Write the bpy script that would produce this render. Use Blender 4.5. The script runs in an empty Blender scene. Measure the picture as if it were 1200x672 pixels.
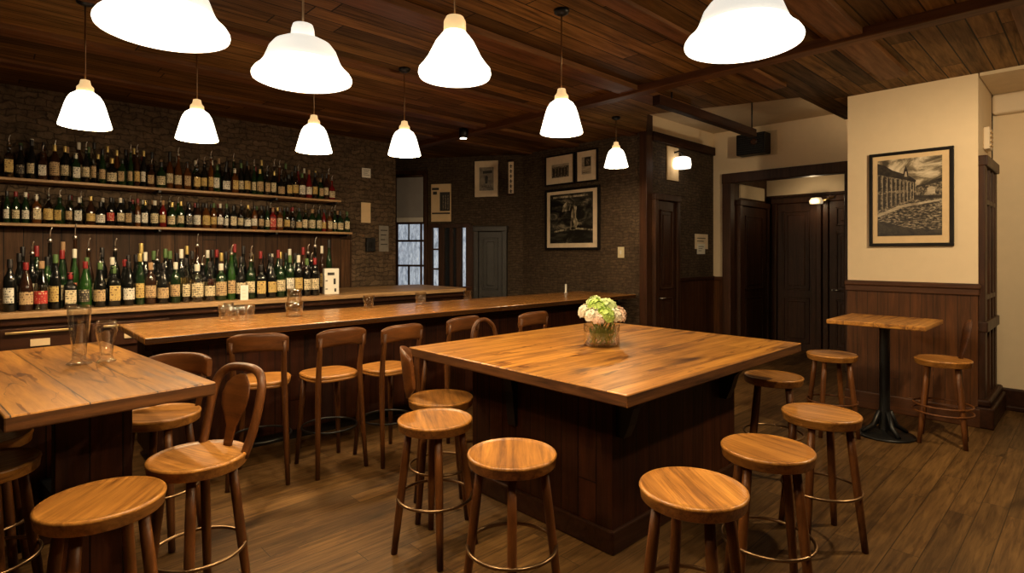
import bpy, bmesh, math, random
from mathutils import Vector, Matrix
R = math.radians
PI = math.pi
random.seed(7)
scene = bpy.context.scene
col = scene.collection

WARM = (1.0, .75, .44)     # bulb colour
# ------------------------------------------------------------------ camera
# room axes: x runs along the bar (away to the right), y runs towards the bar wall, z up
F = 654.0
CAMZ = 1.65
cam_d = bpy.data.cameras.new('camera')
cam = bpy.data.objects.new('camera', cam_d)
col.objects.link(cam)
cam.location = (0, 0, CAMZ)
cam.rotation_euler = (R(90), 0, -math.atan2(.6879, .7257))
cam_d.sensor_width = 36
cam_d.lens = F / 1200 * 36
cam_d.shift_y = -39 / 1200
cam_d.clip_start = .05
scene.camera = cam

def ray(px, py):
    a = (px - 600) / F
    b = -(py - 297) / F
    return Vector((a * .7258 + .6879, -a * .688 + .7257, b))
def on_z(px, py, z):
    r = ray(px, py); d = (z - CAMZ) / r.z
    return Vector((r.x * d, r.y * d, z))
def on_y(px, py, y):
    r = ray(px, py); d = y / r.y
    return Vector((r.x * d, y, CAMZ + r.z * d))
def on_x(px, py, x):
    r = ray(px, py); d = x / r.x
    return Vector((x, r.y * d, CAMZ + r.z * d))

# ------------------------------------------------------------------ materials
class NT:
    def __init__(s, name):
        s.m = bpy.data.materials.new(name); s.m.use_nodes = True
        s.t = s.m.node_tree; s.n = s.t.nodes; s.l = s.t.links
        s.n.clear()
        s.out = s.n.new('ShaderNodeOutputMaterial')
        s.b = s.n.new('ShaderNodeBsdfPrincipled')
        s.l.new(s.b.outputs[0], s.out.inputs[0])
    def node(s, typ, **kw):
        n = s.n.new(typ)
        for k, v in kw.items(): setattr(n, k, v)
        return n
    def link(s, a, b): s.l.new(a, b)
    def math(s, op, a, b=None, clamp=False):
        n = s.n.new('ShaderNodeMath'); n.operation = op; n.use_clamp = clamp
        for i, v in enumerate((a, b)):
            if v is None: continue
            if isinstance(v, (int, float)): n.inputs[i].default_value = v
            else: s.l.new(v, n.inputs[i])
        return n.outputs[0]
    def ramp(s, fac, stops):
        n = s.n.new('ShaderNodeValToRGB')
        els = n.color_ramp.elements
        while len(els) < len(stops): els.new(.5)
        for e, (p, c) in zip(els, stops):
            e.position = p; e.color = (c[0], c[1], c[2], 1)
        s.l.new(fac, n.inputs[0]); return n.outputs[0]
    def mix(s, mode, fac, a, b):
        n = s.n.new('ShaderNodeMix'); n.data_type = 'RGBA'; n.blend_type = mode
        for sock, v in ((n.inputs[0], fac), (n.inputs[6], a), (n.inputs[7], b)):
            if isinstance(v, (int, float)): sock.default_value = v
            elif isinstance(v, tuple): sock.default_value = (v[0], v[1], v[2], 1)
            else: s.l.new(v, sock)
        return n.outputs[2]
    def noise(s, vec, scale=5, detail=4, rough=.55, dist=0):
        n = s.n.new('ShaderNodeTexNoise')
        n.inputs['Scale'].default_value = scale; n.inputs['Detail'].default_value = detail
        n.inputs['Roughness'].default_value = rough; n.inputs['Distortion'].default_value = dist
        s.l.new(vec, n.inputs['Vector']); return n.outputs['Fac']
    def mapping(s, vec, scale=(1, 1, 1), loc=(0, 0, 0)):
        n = s.n.new('ShaderNodeMapping')
        n.inputs['Scale'].default_value = scale; n.inputs['Location'].default_value = loc
        s.l.new(vec, n.inputs['Vector']); return n.outputs[0]
    def bump(s, h, strength=.3, dist=.01):
        n = s.n.new('ShaderNodeBump'); n.inputs['Strength'].default_value = strength
        n.inputs['Distance'].default_value = dist
        s.l.new(h, n.inputs['Height']); s.l.new(n.outputs[0], s.b.inputs['Normal'])
    def obj_coords(s, rnd=False):
        tc = s.n.new('ShaderNodeTexCoord').outputs['Object']
        if not rnd: return tc
        oi = s.n.new('ShaderNodeObjectInfo').outputs['Random']
        m = s.math('MULTIPLY', oi, 37.0)
        a = s.n.new('ShaderNodeVectorMath'); a.operation = 'ADD'
        s.l.new(tc, a.inputs[0]); s.l.new(m, a.inputs[1]); return a.outputs[0]
    def set(s, **kw):
        for k, v in kw.items():
            i = s.b.inputs[k.replace('_', ' ')]
            if isinstance(v, tuple): v = (v[0], v[1], v[2], 1)
            i.default_value = v

def plain(name, c, rough=.5, metal=0, spec=.5, noise=0, **kw):
    t = NT(name)
    t.set(Base_Color=c, Roughness=rough, Metallic=metal)
    t.b.inputs['Specular IOR Level'].default_value = spec
    if noise:
        f = t.noise(t.obj_coords(), 9, 4)
        lo = tuple(x * (1 - noise) for x in c); hi = tuple(min(1, x * (1 + noise)) for x in c)
        t.link(t.ramp(f, [(.3, lo), (.7, hi)]), t.b.inputs['Base Color'])
    for k, v in kw.items(): t.set(**{k: v})
    return t.m

def emit(name, c, s):
    t = NT(name)
    t.set(Base_Color=c, Roughness=.4)
    t.b.inputs['Emission Color'].default_value = (c[0], c[1], c[2], 1)
    t.b.inputs['Emission Strength'].default_value = s
    return t.m

AX = {'X': 0, 'Y': 1, 'Z': 2}
def wood(name, dark, light, along='X', across=None, plank=None, length=1.6, rough=.4, grain=16.0, seam=.03,
         vary=.35, rnd=False, bump=.15, spec=.5, mid=None, knots=0.0, coat=0.0, fine=.35, gap=.25, cracks=0.0):
    t = NT(name)
    v = t.obj_coords(rnd)
    ia = AX[along]
    sep = t.node('ShaderNodeSeparateXYZ'); t.link(v, sep.inputs[0])
    sc = [grain] * 3; sc[ia] = grain * .07
    base = t.mapping(v, tuple(sc))
    pv = None
    if plank:
        ac = sep.outputs[AX[across]]
        q = t.math('DIVIDE', ac, plank)
        fl = t.math('FLOOR', q)
        wn = t.node('ShaderNodeTexWhiteNoise', noise_dimensions='1D'); t.link(fl, wn.inputs['W'])
        shift = t.math('MULTIPLY', wn.outputs['Value'], length)
        lq = t.math('DIVIDE', t.math('ADD', sep.outputs[ia], shift), length)
        lf = t.math('FLOOR', lq)
        wn2 = t.node('ShaderNodeTexWhiteNoise', noise_dimensions='2D')
        cb = t.node('ShaderNodeCombineXYZ'); t.link(fl, cb.inputs[0]); t.link(lf, cb.inputs[1])
        t.link(cb.outputs[0], wn2.inputs['Vector'])
        pv = wn2.outputs['Value']
        off = t.node('ShaderNodeVectorMath', operation='ADD')
        t.link(base, off.inputs[0])
        t.link(t.math('MULTIPLY', pv, 50.0), off.inputs[1])
        base = off.outputs[0]
    n1 = t.noise(base, 1.0, 7, .62, 1.3)
    n2 = t.noise(base, 3.6, 5, .6, .6)
    f = t.math('ADD', t.math('MULTIPLY', n1, 1 - fine), t.math('MULTIPLY', n2, fine))
    if mid is None: mid = tuple((a + b) / 2 for a, b in zip(dark, light))
    c = t.ramp(f, [(.34, dark), (.5, mid), (.66, light)])
    big = t.noise(v, 1.7, 3)
    c = t.mix('MULTIPLY', .55, c, t.ramp(big, [(.3, (.55, .5, .45)), (.65, (1, 1, 1))]))
    if knots:
        kn = t.noise(t.mapping(v, tuple(4.2 if i != ia else 1.4 for i in range(3))), 1.0, 2, .5, .4)
        c = t.mix('MULTIPLY', knots, c, t.ramp(kn, [(.24, (.12, .07, .04)), (.36, (1, 1, 1))]))
    if cracks:
        cs = [6.5] * 3; cs[ia] = .8
        cn = t.noise(t.mapping(base if not plank else v, tuple(cs), (1.7, 4.1, .6)), 1.0, 4, .5, .5)
        dist = t.math('ABSOLUTE', t.math('SUBTRACT', cn, .5))
        gate = t.noise(v, 2.3, 2)
        wdt = t.math('MULTIPLY', t.math('SUBTRACT', gate, .42, True), .10)
        line = t.math('LESS_THAN', dist, wdt)
        c = t.mix('MULTIPLY', t.math('MULTIPLY', line, cracks), c, (.28, .17, .10))
    h = f
    if plank:
        val = t.math('ADD', t.math('MULTIPLY', pv, 2 * vary), 1 - vary)
        vv = t.node('ShaderNodeCombineXYZ')
        for i in range(3): t.link(val, vv.inputs[i])
        c = t.mix('MULTIPLY', 1.0, c, vv.outputs[0])
        fr = t.math('FRACT', q)
        edge = t.math('MINIMUM', fr, t.math('SUBTRACT', 1.0, fr))
        s1 = t.math('GREATER_THAN', edge, seam)
        lfr = t.math('FRACT', lq)
        s2 = t.math('GREATER_THAN', lfr, seam * plank / length * 2)
        sm = t.math('MULTIPLY', s1, s2)
        c = t.mix('MIX', sm, tuple(x * gap for x in dark), c)
        h = t.math('ADD', t.math('MULTIPLY', f, .35), sm)
    t.link(c, t.b.inputs['Base Color'])
    t.link(t.ramp(f, [(.3, (rough + .12,) * 3), (.7, (rough - .05,) * 3)]), t.b.inputs['Roughness'])
    t.b.inputs['Specular IOR Level'].default_value = spec
    t.b.inputs['Coat Weight'].default_value = coat
    t.b.inputs['Coat Roughness'].default_value = .2
    t.bump(h, bump, .006)
    return t.m

def brick(name, c1, c2, mortar, ax, bw=.22, rh=.075, distort=.02, rough=.85, bump=.6):
    t = NT(name)
    v = t.obj_coords()
    sep = t.node('ShaderNodeSeparateXYZ'); t.link(v, sep.inputs[0])
    cb = t.node('ShaderNodeCombineXYZ')
    t.link(sep.outputs[AX[ax]], cb.inputs[0]); t.link(sep.outputs[2], cb.inputs[1])
    nz = t.node('ShaderNodeTexNoise'); nz.inputs['Scale'].default_value = 7; nz.inputs['Detail'].default_value = 3
    t.link(v, nz.inputs['Vector'])
    sub = t.node('ShaderNodeVectorMath', operation='SUBTRACT'); t.link(nz.outputs['Color'], sub.inputs[0]); sub.inputs[1].default_value = (.5, .5, .5)
    mul = t.node('ShaderNodeVectorMath', operation='SCALE'); t.link(sub.outputs[0], mul.inputs[0]); mul.inputs['Scale'].default_value = distort * 4
    add = t.node('ShaderNodeVectorMath', operation='ADD'); t.link(cb.outputs[0], add.inputs[0]); t.link(mul.outputs[0], add.inputs[1])
    br = t.node('ShaderNodeTexBrick')
    br.inputs['Scale'].default_value = 1
    br.inputs['Brick Width'].default_value = bw; br.inputs['Row Height'].default_value = rh
    br.inputs['Mortar Size'].default_value = .007; br.inputs['Mortar Smooth'].default_value = .5
    br.inputs['Bias'].default_value = 0
    br.inputs['Color1'].default_value = (*c1, 1); br.inputs['Color2'].default_value = (*c2, 1); br.inputs['Mortar'].default_value = (*mortar, 1)
    t.link(add.outputs[0], br.inputs['Vector'])
    n = t.noise(v, 16, 6, .7)
    c = t.mix('MULTIPLY', .8, br.outputs['Color'], t.ramp(n, [(.3, (.3, .28, .25)), (.7, (1.3, 1.25, 1.2))]))
    n3 = t.noise(v, 1.6, 3)
    c = t.mix('MULTIPLY', .6, c, t.ramp(n3, [(.3, (.5, .5, .5)), (.7, (1, 1, 1))]))
    t.link(c, t.b.inputs['Base Color'])
    t.set(Roughness=rough)
    t.b.inputs['Specular IOR Level'].default_value = .25
    h = t.math('ADD', t.math('MULTIPLY', br.outputs['Fac'], -1.0), t.math('MULTIPLY', n, .7))
    t.bump(h, bump, .02)
    return t.m

def glass(name, c=(1, 1, 1), rough=.02, body=None):
    # thin-walled glass: clear when seen face on, mirror-like towards grazing angles
    t = NT(name); t.n.remove(t.b)
    tr = t.node('ShaderNodeBsdfTransparent'); tr.inputs[0].default_value = (*c, 1)
    gl = t.node('ShaderNodeBsdfGlossy'); gl.inputs[0].default_value = (1, 1, 1, 1); gl.inputs['Roughness'].default_value = rough
    lw = t.node('ShaderNodeLayerWeight'); lw.inputs['Blend'].default_value = .5
    mx = t.node('ShaderNodeMixShader')
    f = t.math('ADD', t.math('MULTIPLY', t.math('POWER', lw.outputs['Facing'], 2.2), .9), .09, True)
    t.link(f, mx.inputs[0]); t.link(tr.outputs[0], mx.inputs[1]); t.link(gl.outputs[0], mx.inputs[2])
    t.link(mx.outputs[0], t.out.inputs[0])
    return t.m

def paper(name, c, ink, amount=.5, scale=60, stretch=3.0):
    # printed paper: lines of small illegible marks
    t = NT(name)
    v = t.obj_coords()
    sep = t.node('ShaderNodeSeparateXYZ'); t.link(v, sep.inputs[0])
    rows = t.math('FRACT', t.math('MULTIPLY', sep.outputs[2], scale))
    rowm = t.math('GREATER_THAN', rows, .45)
    n = t.noise(t.mapping(v, (scale * 2.2, scale * 2.2, scale)), 1.0, 1)
    m = t.math('MULTIPLY', t.math('GREATER_THAN', n, 1 - amount), rowm)
    big = t.noise(v, 14, 2)
    base = t.mix('MULTIPLY', .5, c, t.ramp(big, [(.35, (.6, .55, .48)), (.6, (1, 1, 1))]))
    t.link(t.mix('MIX', m, base, ink), t.b.inputs['Base Color'])
    t.set(Roughness=.65)
    return t.m

def photo_print(name, stops, scale=6, aniso=(1, 1, 1), detail=8, dist=.6, loc=(0, 0, 0)):
    t = NT(name)
    n = t.noise(t.mapping(t.obj_coords(), aniso, loc), scale, detail, .65, dist)
    t.link(t.ramp(n, stops), t.b.inputs['Base Color'])
    t.set(Roughness=.35)
    return t.m

M = {}
M['top'] = wood('varnished_oak_top', (.12, .040, .006), (.68, .33, .062), 'X', 'Y', .23, 9, rough=.33, grain=8, seam=.008, vary=.18, mid=(.44, .185, .030), knots=1.0, coat=.05, bump=.18, fine=.45, cracks=.8)
M['top_y'] = wood('varnished_oak_top_long', (.10, .034, .006), (.54, .25, .048), 'Y', 'X', .24, 9, rough=.33, grain=8, seam=.010, vary=.2, mid=(.33, .14, .025), knots=.95, coat=.05, bump=.18, fine=.45, cracks=.8)
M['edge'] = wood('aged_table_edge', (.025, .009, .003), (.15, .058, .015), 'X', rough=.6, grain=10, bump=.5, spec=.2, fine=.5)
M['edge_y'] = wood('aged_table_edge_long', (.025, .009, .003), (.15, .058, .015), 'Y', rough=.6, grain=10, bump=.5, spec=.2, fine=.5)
M['bar_top'] = wood('bar_top_oak', (0.1870, 0.0680, 0.0136), (0.4930, 0.2210, 0.0510), 'X', 'Y', .3, 4, rough=.25, grain=9, seam=.005, vary=.15, coat=.2, bump=.1)
M['seat'] = wood('seat_oak', (.17, .060, .010), (.66, .31, .068), 'X', rough=.33, grain=11, rnd=True, bump=.12, coat=.06, mid=(.43, .18, .034), fine=.5, knots=.5, cracks=.45)
M['leg'] = wood('leg_oak', (0.0680, 0.0208, 0.0048), (0.1920, 0.0656, 0.0136), 'Z', rough=.4, grain=16, rnd=True, bump=.08, spec=.35)
M['chair'] = wood('chair_walnut', (0.0504, 0.0158, 0.0036), (0.1512, 0.0518, 0.0108), 'Z', rough=.38, grain=13, rnd=True, bump=.08, spec=.35)
M['rail'] = wood('rail_walnut', (0.0663, 0.0211, 0.0047), (0.1833, 0.0624, 0.0133), 'X', rough=.36, grain=13, rnd=True, bump=.08, spec=.4)
M['panel_x'] = wood('dark_board_panel_x', (.014, .0034, .0010), (.060, .0145, .0036), 'Z', 'X', .13, 9, rough=.5, grain=12, seam=.03, vary=.25, bump=.3, spec=.2)
M['panel_y'] = wood('dark_board_panel_y', (.014, .0034, .0010), (.060, .0145, .0036), 'Z', 'Y', .13, 9, rough=.5, grain=12, seam=.03, vary=.25, bump=.3, spec=.2)
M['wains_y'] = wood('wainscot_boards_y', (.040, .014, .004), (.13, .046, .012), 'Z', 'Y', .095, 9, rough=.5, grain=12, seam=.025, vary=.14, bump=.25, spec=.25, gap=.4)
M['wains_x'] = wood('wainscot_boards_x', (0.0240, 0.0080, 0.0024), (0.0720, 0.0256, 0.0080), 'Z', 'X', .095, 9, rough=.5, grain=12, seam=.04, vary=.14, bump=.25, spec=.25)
M['darkwood'] = wood('dark_stained_wood', (.022, .0085, .004), (.072, .028, .012), 'Z', rough=.4, grain=12, bump=.08, spec=.25)
M['darkwood_h'] = wood('dark_stained_wood_long', (.016, .0055, .0025), (.050, .017, .0065), 'X', rough=.45, grain=12, bump=.08, spec=.15)
M['redwood_h'] = wood('red_brown_rail_wood', (.04, .014, .005), (.12, .042, .012), 'Y', rough=.42, grain=12, bump=.08, spec=.3)
M['floor'] = wood('floor_planks', (.046, .021, .0062), (.185, .098, .031), 'X', 'Y', .135, 1.5, rough=.45, grain=13, seam=.016, vary=.3, bump=.2, knots=.95, spec=.25, fine=.55, gap=.5, cracks=.4)
M['ceil'] = wood('ceiling_planks', (.045, .022, .006), (.29, .15, .042), 'X', 'Y', .17, 2.6, rough=.6, grain=9, seam=.03, vary=.55, bump=.3, knots=.6, spec=.15, fine=.45)
M['beam_x'] = wood('ceiling_batten_wood', (.07, .026, .008), (.24, .10, .03), 'X', rough=.55, grain=9, spec=.25)
M['beam_y'] = wood('ceiling_joist_wood', (.06, .022, .007), (.18, .075, .022), 'Y', rough=.55, grain=9, spec=.25)
M['shelf'] = wood('worn_shelf_wood', (.24, .12, .045), (.62, .38, .17), 'X', rough=.45, grain=14, bump=.15)
M['backwall_boards'] = wood('back_board_wall', (.022, .0095, .0035), (.095, .044, .017), 'Z', 'X', .15, 9, rough=.55, grain=12, seam=.03, vary=.35, bump=.3, spec=.2)
M['stone'] = brick('rubble_stone_wall', (0.1760, 0.1200, 0.0720), (0.1200, 0.0800, 0.0480), (0.0800, 0.0544, 0.0336), 'X', .16, .065, .035, bump=.8)
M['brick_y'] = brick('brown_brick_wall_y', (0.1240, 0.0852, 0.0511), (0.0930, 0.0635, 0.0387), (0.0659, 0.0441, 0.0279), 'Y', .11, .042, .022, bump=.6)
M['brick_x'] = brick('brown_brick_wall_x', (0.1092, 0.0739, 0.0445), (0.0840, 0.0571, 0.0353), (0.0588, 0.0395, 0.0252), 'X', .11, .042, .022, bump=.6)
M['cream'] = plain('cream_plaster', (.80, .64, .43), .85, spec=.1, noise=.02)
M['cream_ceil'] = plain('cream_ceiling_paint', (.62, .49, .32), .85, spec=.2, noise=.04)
M['white_trim'] = plain('pale_crown_paint', (.75, .62, .45), .6)
M['black'] = plain('black_metal', (.008, .008, .008), .4, .3)
M['frame_black'] = plain('black_frame', (.008, .006, .005), .5, noise=.3, spec=.2)
M['bronze'] = plain('bronze_ring', (.30, .19, .10), .32, 1.0)
M['steel'] = plain('steel', (.55, .5, .44), .3, 1.0)
M['brass'] = plain('brass', (.75, .52, .22), .32, 1.0)
M['mat'] = plain('picture_mount_card', (.78, .63, .44), .8, noise=.08)
M['mat2'] = plain('tan_mount_card', (.74, .54, .31), .8, spec=.1, noise=.06)
M['ivory'] = plain('ivory_plastic', (.72, .62, .38), .4)
M['white_card'] = plain('white_card', (.80, .76, .66), .6)
M['ink'] = plain('dark_ink', (.03, .025, .02), .7)
M['shade'] = emit('opal_glass_lit', (1, .90, .72), 2.1)
M['shade_bar'] = emit('opal_glass_lit_bar', (1, .90, .72), 2.5)
M['dome'] = emit('opal_dome_lit', (1, .93, .80), .72)
M['lip'] = emit('opal_lip_lit', (1, .90, .72), 2.3)
M['neck'] = emit('lamp_collar_glow', (.95, .62, .28), .75)
M['spotlit'] = emit('spot_lens_lit', (1, .9, .7), 6)
M['daylight'] = None
M['clear'] = glass('clear_glass', (.97, .97, .96))
t = NT('window_daylight_pane')
n = t.noise(t.mapping(t.obj_coords(), (9, 9, 3)), 2.5, 5, .7)
cc = t.ramp(n, [(.35, (.20, .24, .30)), (.52, (.40, .46, .54)), (.7, (.62, .68, .74))])
t.link(cc, t.b.inputs['Base Color']); t.link(cc, t.b.inputs['Emission Color'])
t.b.inputs['Emission Strength'].default_value = .62; t.set(Roughness=.1)
M['daylight'] = t.m
M['dark_pane'] = plain('dark_window_pane', (.02, .022, .025), .08)
M['blind'] = plain('grey_blind_fabric', (.36, .34, .32), .8, noise=.05)

# ------------------------------------------------------------------ mesh builder
class MB:
    def __init__(s): s.bm = bmesh.new(); s.mats = []; s.cur = 0
    def mat(s, m):
        if m not in s.mats: s.mats.append(m)
        s.cur = s.mats.index(m); return s
    def _f(s, vs, smooth=False):
        try:
            f = s.bm.faces.new(vs); f.material_index = s.cur; f.smooth = smooth; return f
        except ValueError: return None
    def box(s, x0, x1, y0, y1, z0, z1, bevel=0, seg=2, M4=None):
        b = bmesh.new()
        vs = [b.verts.new((x, y, z)) for x in (x0, x1) for y in (y0, y1) for z in (z0, z1)]
        for q in ((0, 1, 3, 2), (4, 6, 7, 5), (0, 4, 5, 1), (2, 3, 7, 6), (0, 2, 6, 4), (1, 5, 7, 3)):
            b.faces.new([vs[i] for i in q])
        if bevel:
            bmesh.ops.bevel(b, geom=list(b.edges), offset=bevel, segments=seg, profile=.5, affect='EDGES')
        if M4 is not None: bmesh.ops.transform(b, matrix=M4, verts=b.verts)
        s.merge(b); return s
    def merge(s, b, smooth=False):
        mp = {}
        for v in b.verts: mp[v] = s.bm.verts.new(v.co)
        for f in b.faces: s._f([mp[v] for v in f.verts], smooth)
        b.free()
    def loft(s, rings, caps=True, closed=True, smooth=True):
        vr = [[s.bm.verts.new(p) for p in r] for r in rings]
        for a, b in zip(vr, vr[1:]):
            n = len(a)
            for i in range(n if closed else n - 1):
                j = (i + 1) % n
                s._f([a[i], a[j], b[j], b[i]], smooth)
        if caps:
            s._f(vr[0][::-1]); s._f(vr[-1])
        return s
    def lathe(s, prof, seg=32, c=(0, 0, 0), n=2.0, caps=True, sx=1, sy=1, smooth=True):
        rings = []
        for r, z in prof:
            ring = []
            for k in range(seg):
                a = 2 * PI * k / seg
                ca, sa = math.cos(a), math.sin(a)
                q = 1.0 if n == 2 else (abs(ca) ** n + abs(sa) ** n) ** (-1 / n)
                ring.append((c[0] + r * q * ca * sx, c[1] + r * q * sa * sy, c[2] + z))
            rings.append(ring)
        return s.loft(rings, caps, smooth=smooth)
    def tube(s, pts, rad, seg=10, flat=1.0, up=None):
        pts = [Vector(p) for p in pts]
        if isinstance(rad, (int, float)): rad = [rad] * len(pts)
        rings = []
        side = None
        for i, p in enumerate(pts):
            d = (pts[min(i + 1, len(pts) - 1)] - pts[max(i - 1, 0)]).normalized()
            if side is None:
                ref = Vector((0, 0, 1)) if abs(d.z) < .9 else Vector((0, 1, 0))
                side = d.cross(ref).normalized()
            else:
                side = (side - d * side.dot(d)).normalized()
            u = side.cross(d).normalized()
            rings.append([p + (side * math.cos(2 * PI * k / seg) + u * flat * math.sin(2 * PI * k / seg)) * rad[i] for k in range(seg)])
        return s.loft(rings)
    def torus(s, c, Rr, r, seg=40, rs=8):
        vr = []
        for i in range(seg):
            a = 2 * PI * i / seg
            vr.append([s.bm.verts.new((c[0] + (Rr + r * math.cos(2 * PI * k / rs)) * math.cos(a), c[1] + (Rr + r * math.cos(2 * PI * k / rs)) * math.sin(a), c[2] + r * math.sin(2 * PI * k / rs))) for k in range(rs)])
        for i in range(seg):
            A, B = vr[i], vr[(i + 1) % seg]
            for k in range(rs): s._f([A[k], B[k], B[(k + 1) % rs], A[(k + 1) % rs]], True)
        return s
    def prism(s, pts, d):
        # planar polygon (3D points) extruded by vector d
        d = Vector(d)
        a = [s.bm.verts.new(p) for p in pts]; b = [s.bm.verts.new(Vector(p) + d) for p in pts]
        s._f(a[::-1]); s._f(b)
        n = len(a)
        for i in range(n): s._f([a[i], a[(i + 1) % n], b[(i + 1) % n], b[i]])
        return s
    def build(s, name, m=None, parent=None, loc=None, rot=0):
        bmesh.ops.recalc_face_normals(s.bm, faces=s.bm.faces)
        me = bpy.data.meshes.new(name); s.bm.to_mesh(me); s.bm.free()
        for mm in (s.mats or [m]): me.materials.append(mm)
        o = bpy.data.objects.new(name, me); col.objects.link(o)
        if parent: o.parent = parent
        if loc: o.location = loc
        if rot: o.rotation_euler = (0, 0, rot)
        return o

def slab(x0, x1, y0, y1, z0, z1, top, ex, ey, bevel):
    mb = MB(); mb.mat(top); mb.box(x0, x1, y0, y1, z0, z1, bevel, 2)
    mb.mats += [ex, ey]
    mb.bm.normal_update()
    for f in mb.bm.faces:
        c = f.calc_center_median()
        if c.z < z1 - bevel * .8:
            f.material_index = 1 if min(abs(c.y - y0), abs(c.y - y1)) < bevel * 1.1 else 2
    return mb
def tag(o, label=None, cat=None, group=None, kind=None):
    if label: o['label'] = label
    if cat: o['category'] = cat
    if group: o['group'] = group
    if kind: o['kind'] = kind
    return o
def empty(name, loc=(0, 0, 0), rot=0):
    o = bpy.data.objects.new(name, None); o.empty_display_size = .1
    col.objects.link(o); o.location = loc; o.rotation_euler = (0, 0, rot); return o
def copy_tree(o, parent=None):
    c = o.copy(); col.objects.link(c)
    if parent: c.parent = parent
    for ch in list(o.children): copy_tree(ch, c)
    return c
def struct(name, mb, m=None, parent=None):
    o = mb.build(name, m, parent)
    if not parent: o['kind'] = 'structure'
    return o
def boxo(name, m, parent, *a, **k): return MB().box(*a, **k).build(name, m, parent)

# ------------------------------------------------------------------ setting
CZ = 3.36
BW = 7.6          # bar wall
PX = 6.75         # picture wall
SX = 4.39         # side wall with narrow door
CX = 8.73         # cream wall
LX0 = -2.2
fl = MB(); fl.prism([(LX0, -1.6, -.1), (10.6, -1.6, -.1), (10.6, 9.3, -.1), (LX0, 9.3, -.1)], (0, 0, .1))
struct('floor', fl, M['floor'])
ce = MB()
ce.prism([(LX0, -1.6, CZ), (6.85, -1.6, CZ), (6.85, .79, CZ), (8.0, .79, CZ), (8.0, 2.25, CZ), (6.5, 2.27, CZ), (5.95, 3.85, CZ), (6.8, 4.42, CZ), (6.95, 9.3, CZ), (LX0, 9.3, CZ)], (0, 0, .1))
struct('ceiling', ce, M['ceil'])
hc = MB(); hc.prism([(6.4, 2.0, 3.62), (8.9, 2.0, 3.62), (8.9, 4.6, 3.62), (5.8, 4.6, 3.62)], (0, 0, .06))
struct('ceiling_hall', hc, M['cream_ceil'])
ac = MB(); ac.prism([(6.86, -1.6, 3.33), (8.1, -1.6, 3.33), (8.1, .79, 3.33), (6.86, .79, 3.33)], (0, 0, .06))
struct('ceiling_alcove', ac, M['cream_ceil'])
# long battens under the planks and two cross joists
for i, (y, w, h) in enumerate(((.35, .16, .03), (1.35, .22, .045), (2.25, .13, .03), (3.35, .22, .05), (4.6, .14, .03), (5.7, .2, .04), (6.7, .14, .03))):
    x1 = 6.8 if (y < .7 or y > 4.3) else (6.3 if y < 2.2 else 5.9)
    struct('trim_%d' % (i + 1), MB().box(LX0, x1, y - w / 2, y + w / 2, CZ - h, CZ + .01, .006), M['beam_x'])
struct('trim_8', MB().box(4.83, 4.97, -1.5, 7.55, CZ - .075, CZ + .01, .008), M['beam_y'])
struct('trim_9', MB().box(-.5, -.36, -1.5, 7.55, CZ - .06, CZ + .01, .008), M['beam_y'])

struct('wall_bar', MB().box(LX0, 4.69, BW, BW + .12, 0, CZ), M['stone'])
struct('wall_return', MB().prism([(4.69, BW, 0), (4.69, BW + .02, 0), (5.43, 8.98, 0), (5.47, 8.9, 0)], (0, 0, CZ)), M['darkwood'])
P1 = Vector((5.43, 8.9, 0)); P2 = Vector((6.75, 6.85, 0))
dd = (P2 - P1); DL = dd.length; dd.normalize(); DANG = math.atan2(dd.y, dd.x); DN = Vector((dd.y, -dd.x, 0))   # DN points to the room
if DN.dot(-P1) < 0: DN = -DN
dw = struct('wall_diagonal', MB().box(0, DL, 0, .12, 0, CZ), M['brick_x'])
dw.location = P1; dw.rotation_euler = (0, 0, DANG)
def on_d(px, py):
    r = ray(px, py); k = P1.dot(DN) / r.dot(DN)
    p = Vector((r.x * k, r.y * k, CAMZ + r.z * k))
    return ((p - P1).dot(dd), p.z)
def rect_d(x0, y0, x1, y1):
    a, b = on_d(x0, y0), on_d(x1, y1); c, e = on_d(x0, y1), on_d(x1, y0)
    return a[0], b[0], (b[1] + c[1]) / 2, (a[1] + e[1]) / 2
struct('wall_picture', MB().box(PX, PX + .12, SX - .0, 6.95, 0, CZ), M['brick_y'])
struct('trim_10', MB().box(PX - .03, PX + .13, SX - .03, SX + .09, 0, CZ + .24, .006), M['darkwood'])
# side wall with a dark door
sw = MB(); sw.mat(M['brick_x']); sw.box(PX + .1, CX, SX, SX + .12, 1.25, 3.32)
sw.mat(M['cream']); sw.box(PX + .1, CX, SX, SX + .12, 3.32, 3.64)
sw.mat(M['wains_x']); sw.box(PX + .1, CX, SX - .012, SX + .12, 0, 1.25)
struct('wall_side', sw)
struct('trim_11', MB().box(PX + .12, CX - .02, SX - .05, SX + .02, 3.25, 3.38, .008), M['darkwood_h'])
struct('trim_12', MB().box(7.56, CX - .02, SX - .035, SX + .02, 1.22, 1.28, .008), M['darkwood_h'])
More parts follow.
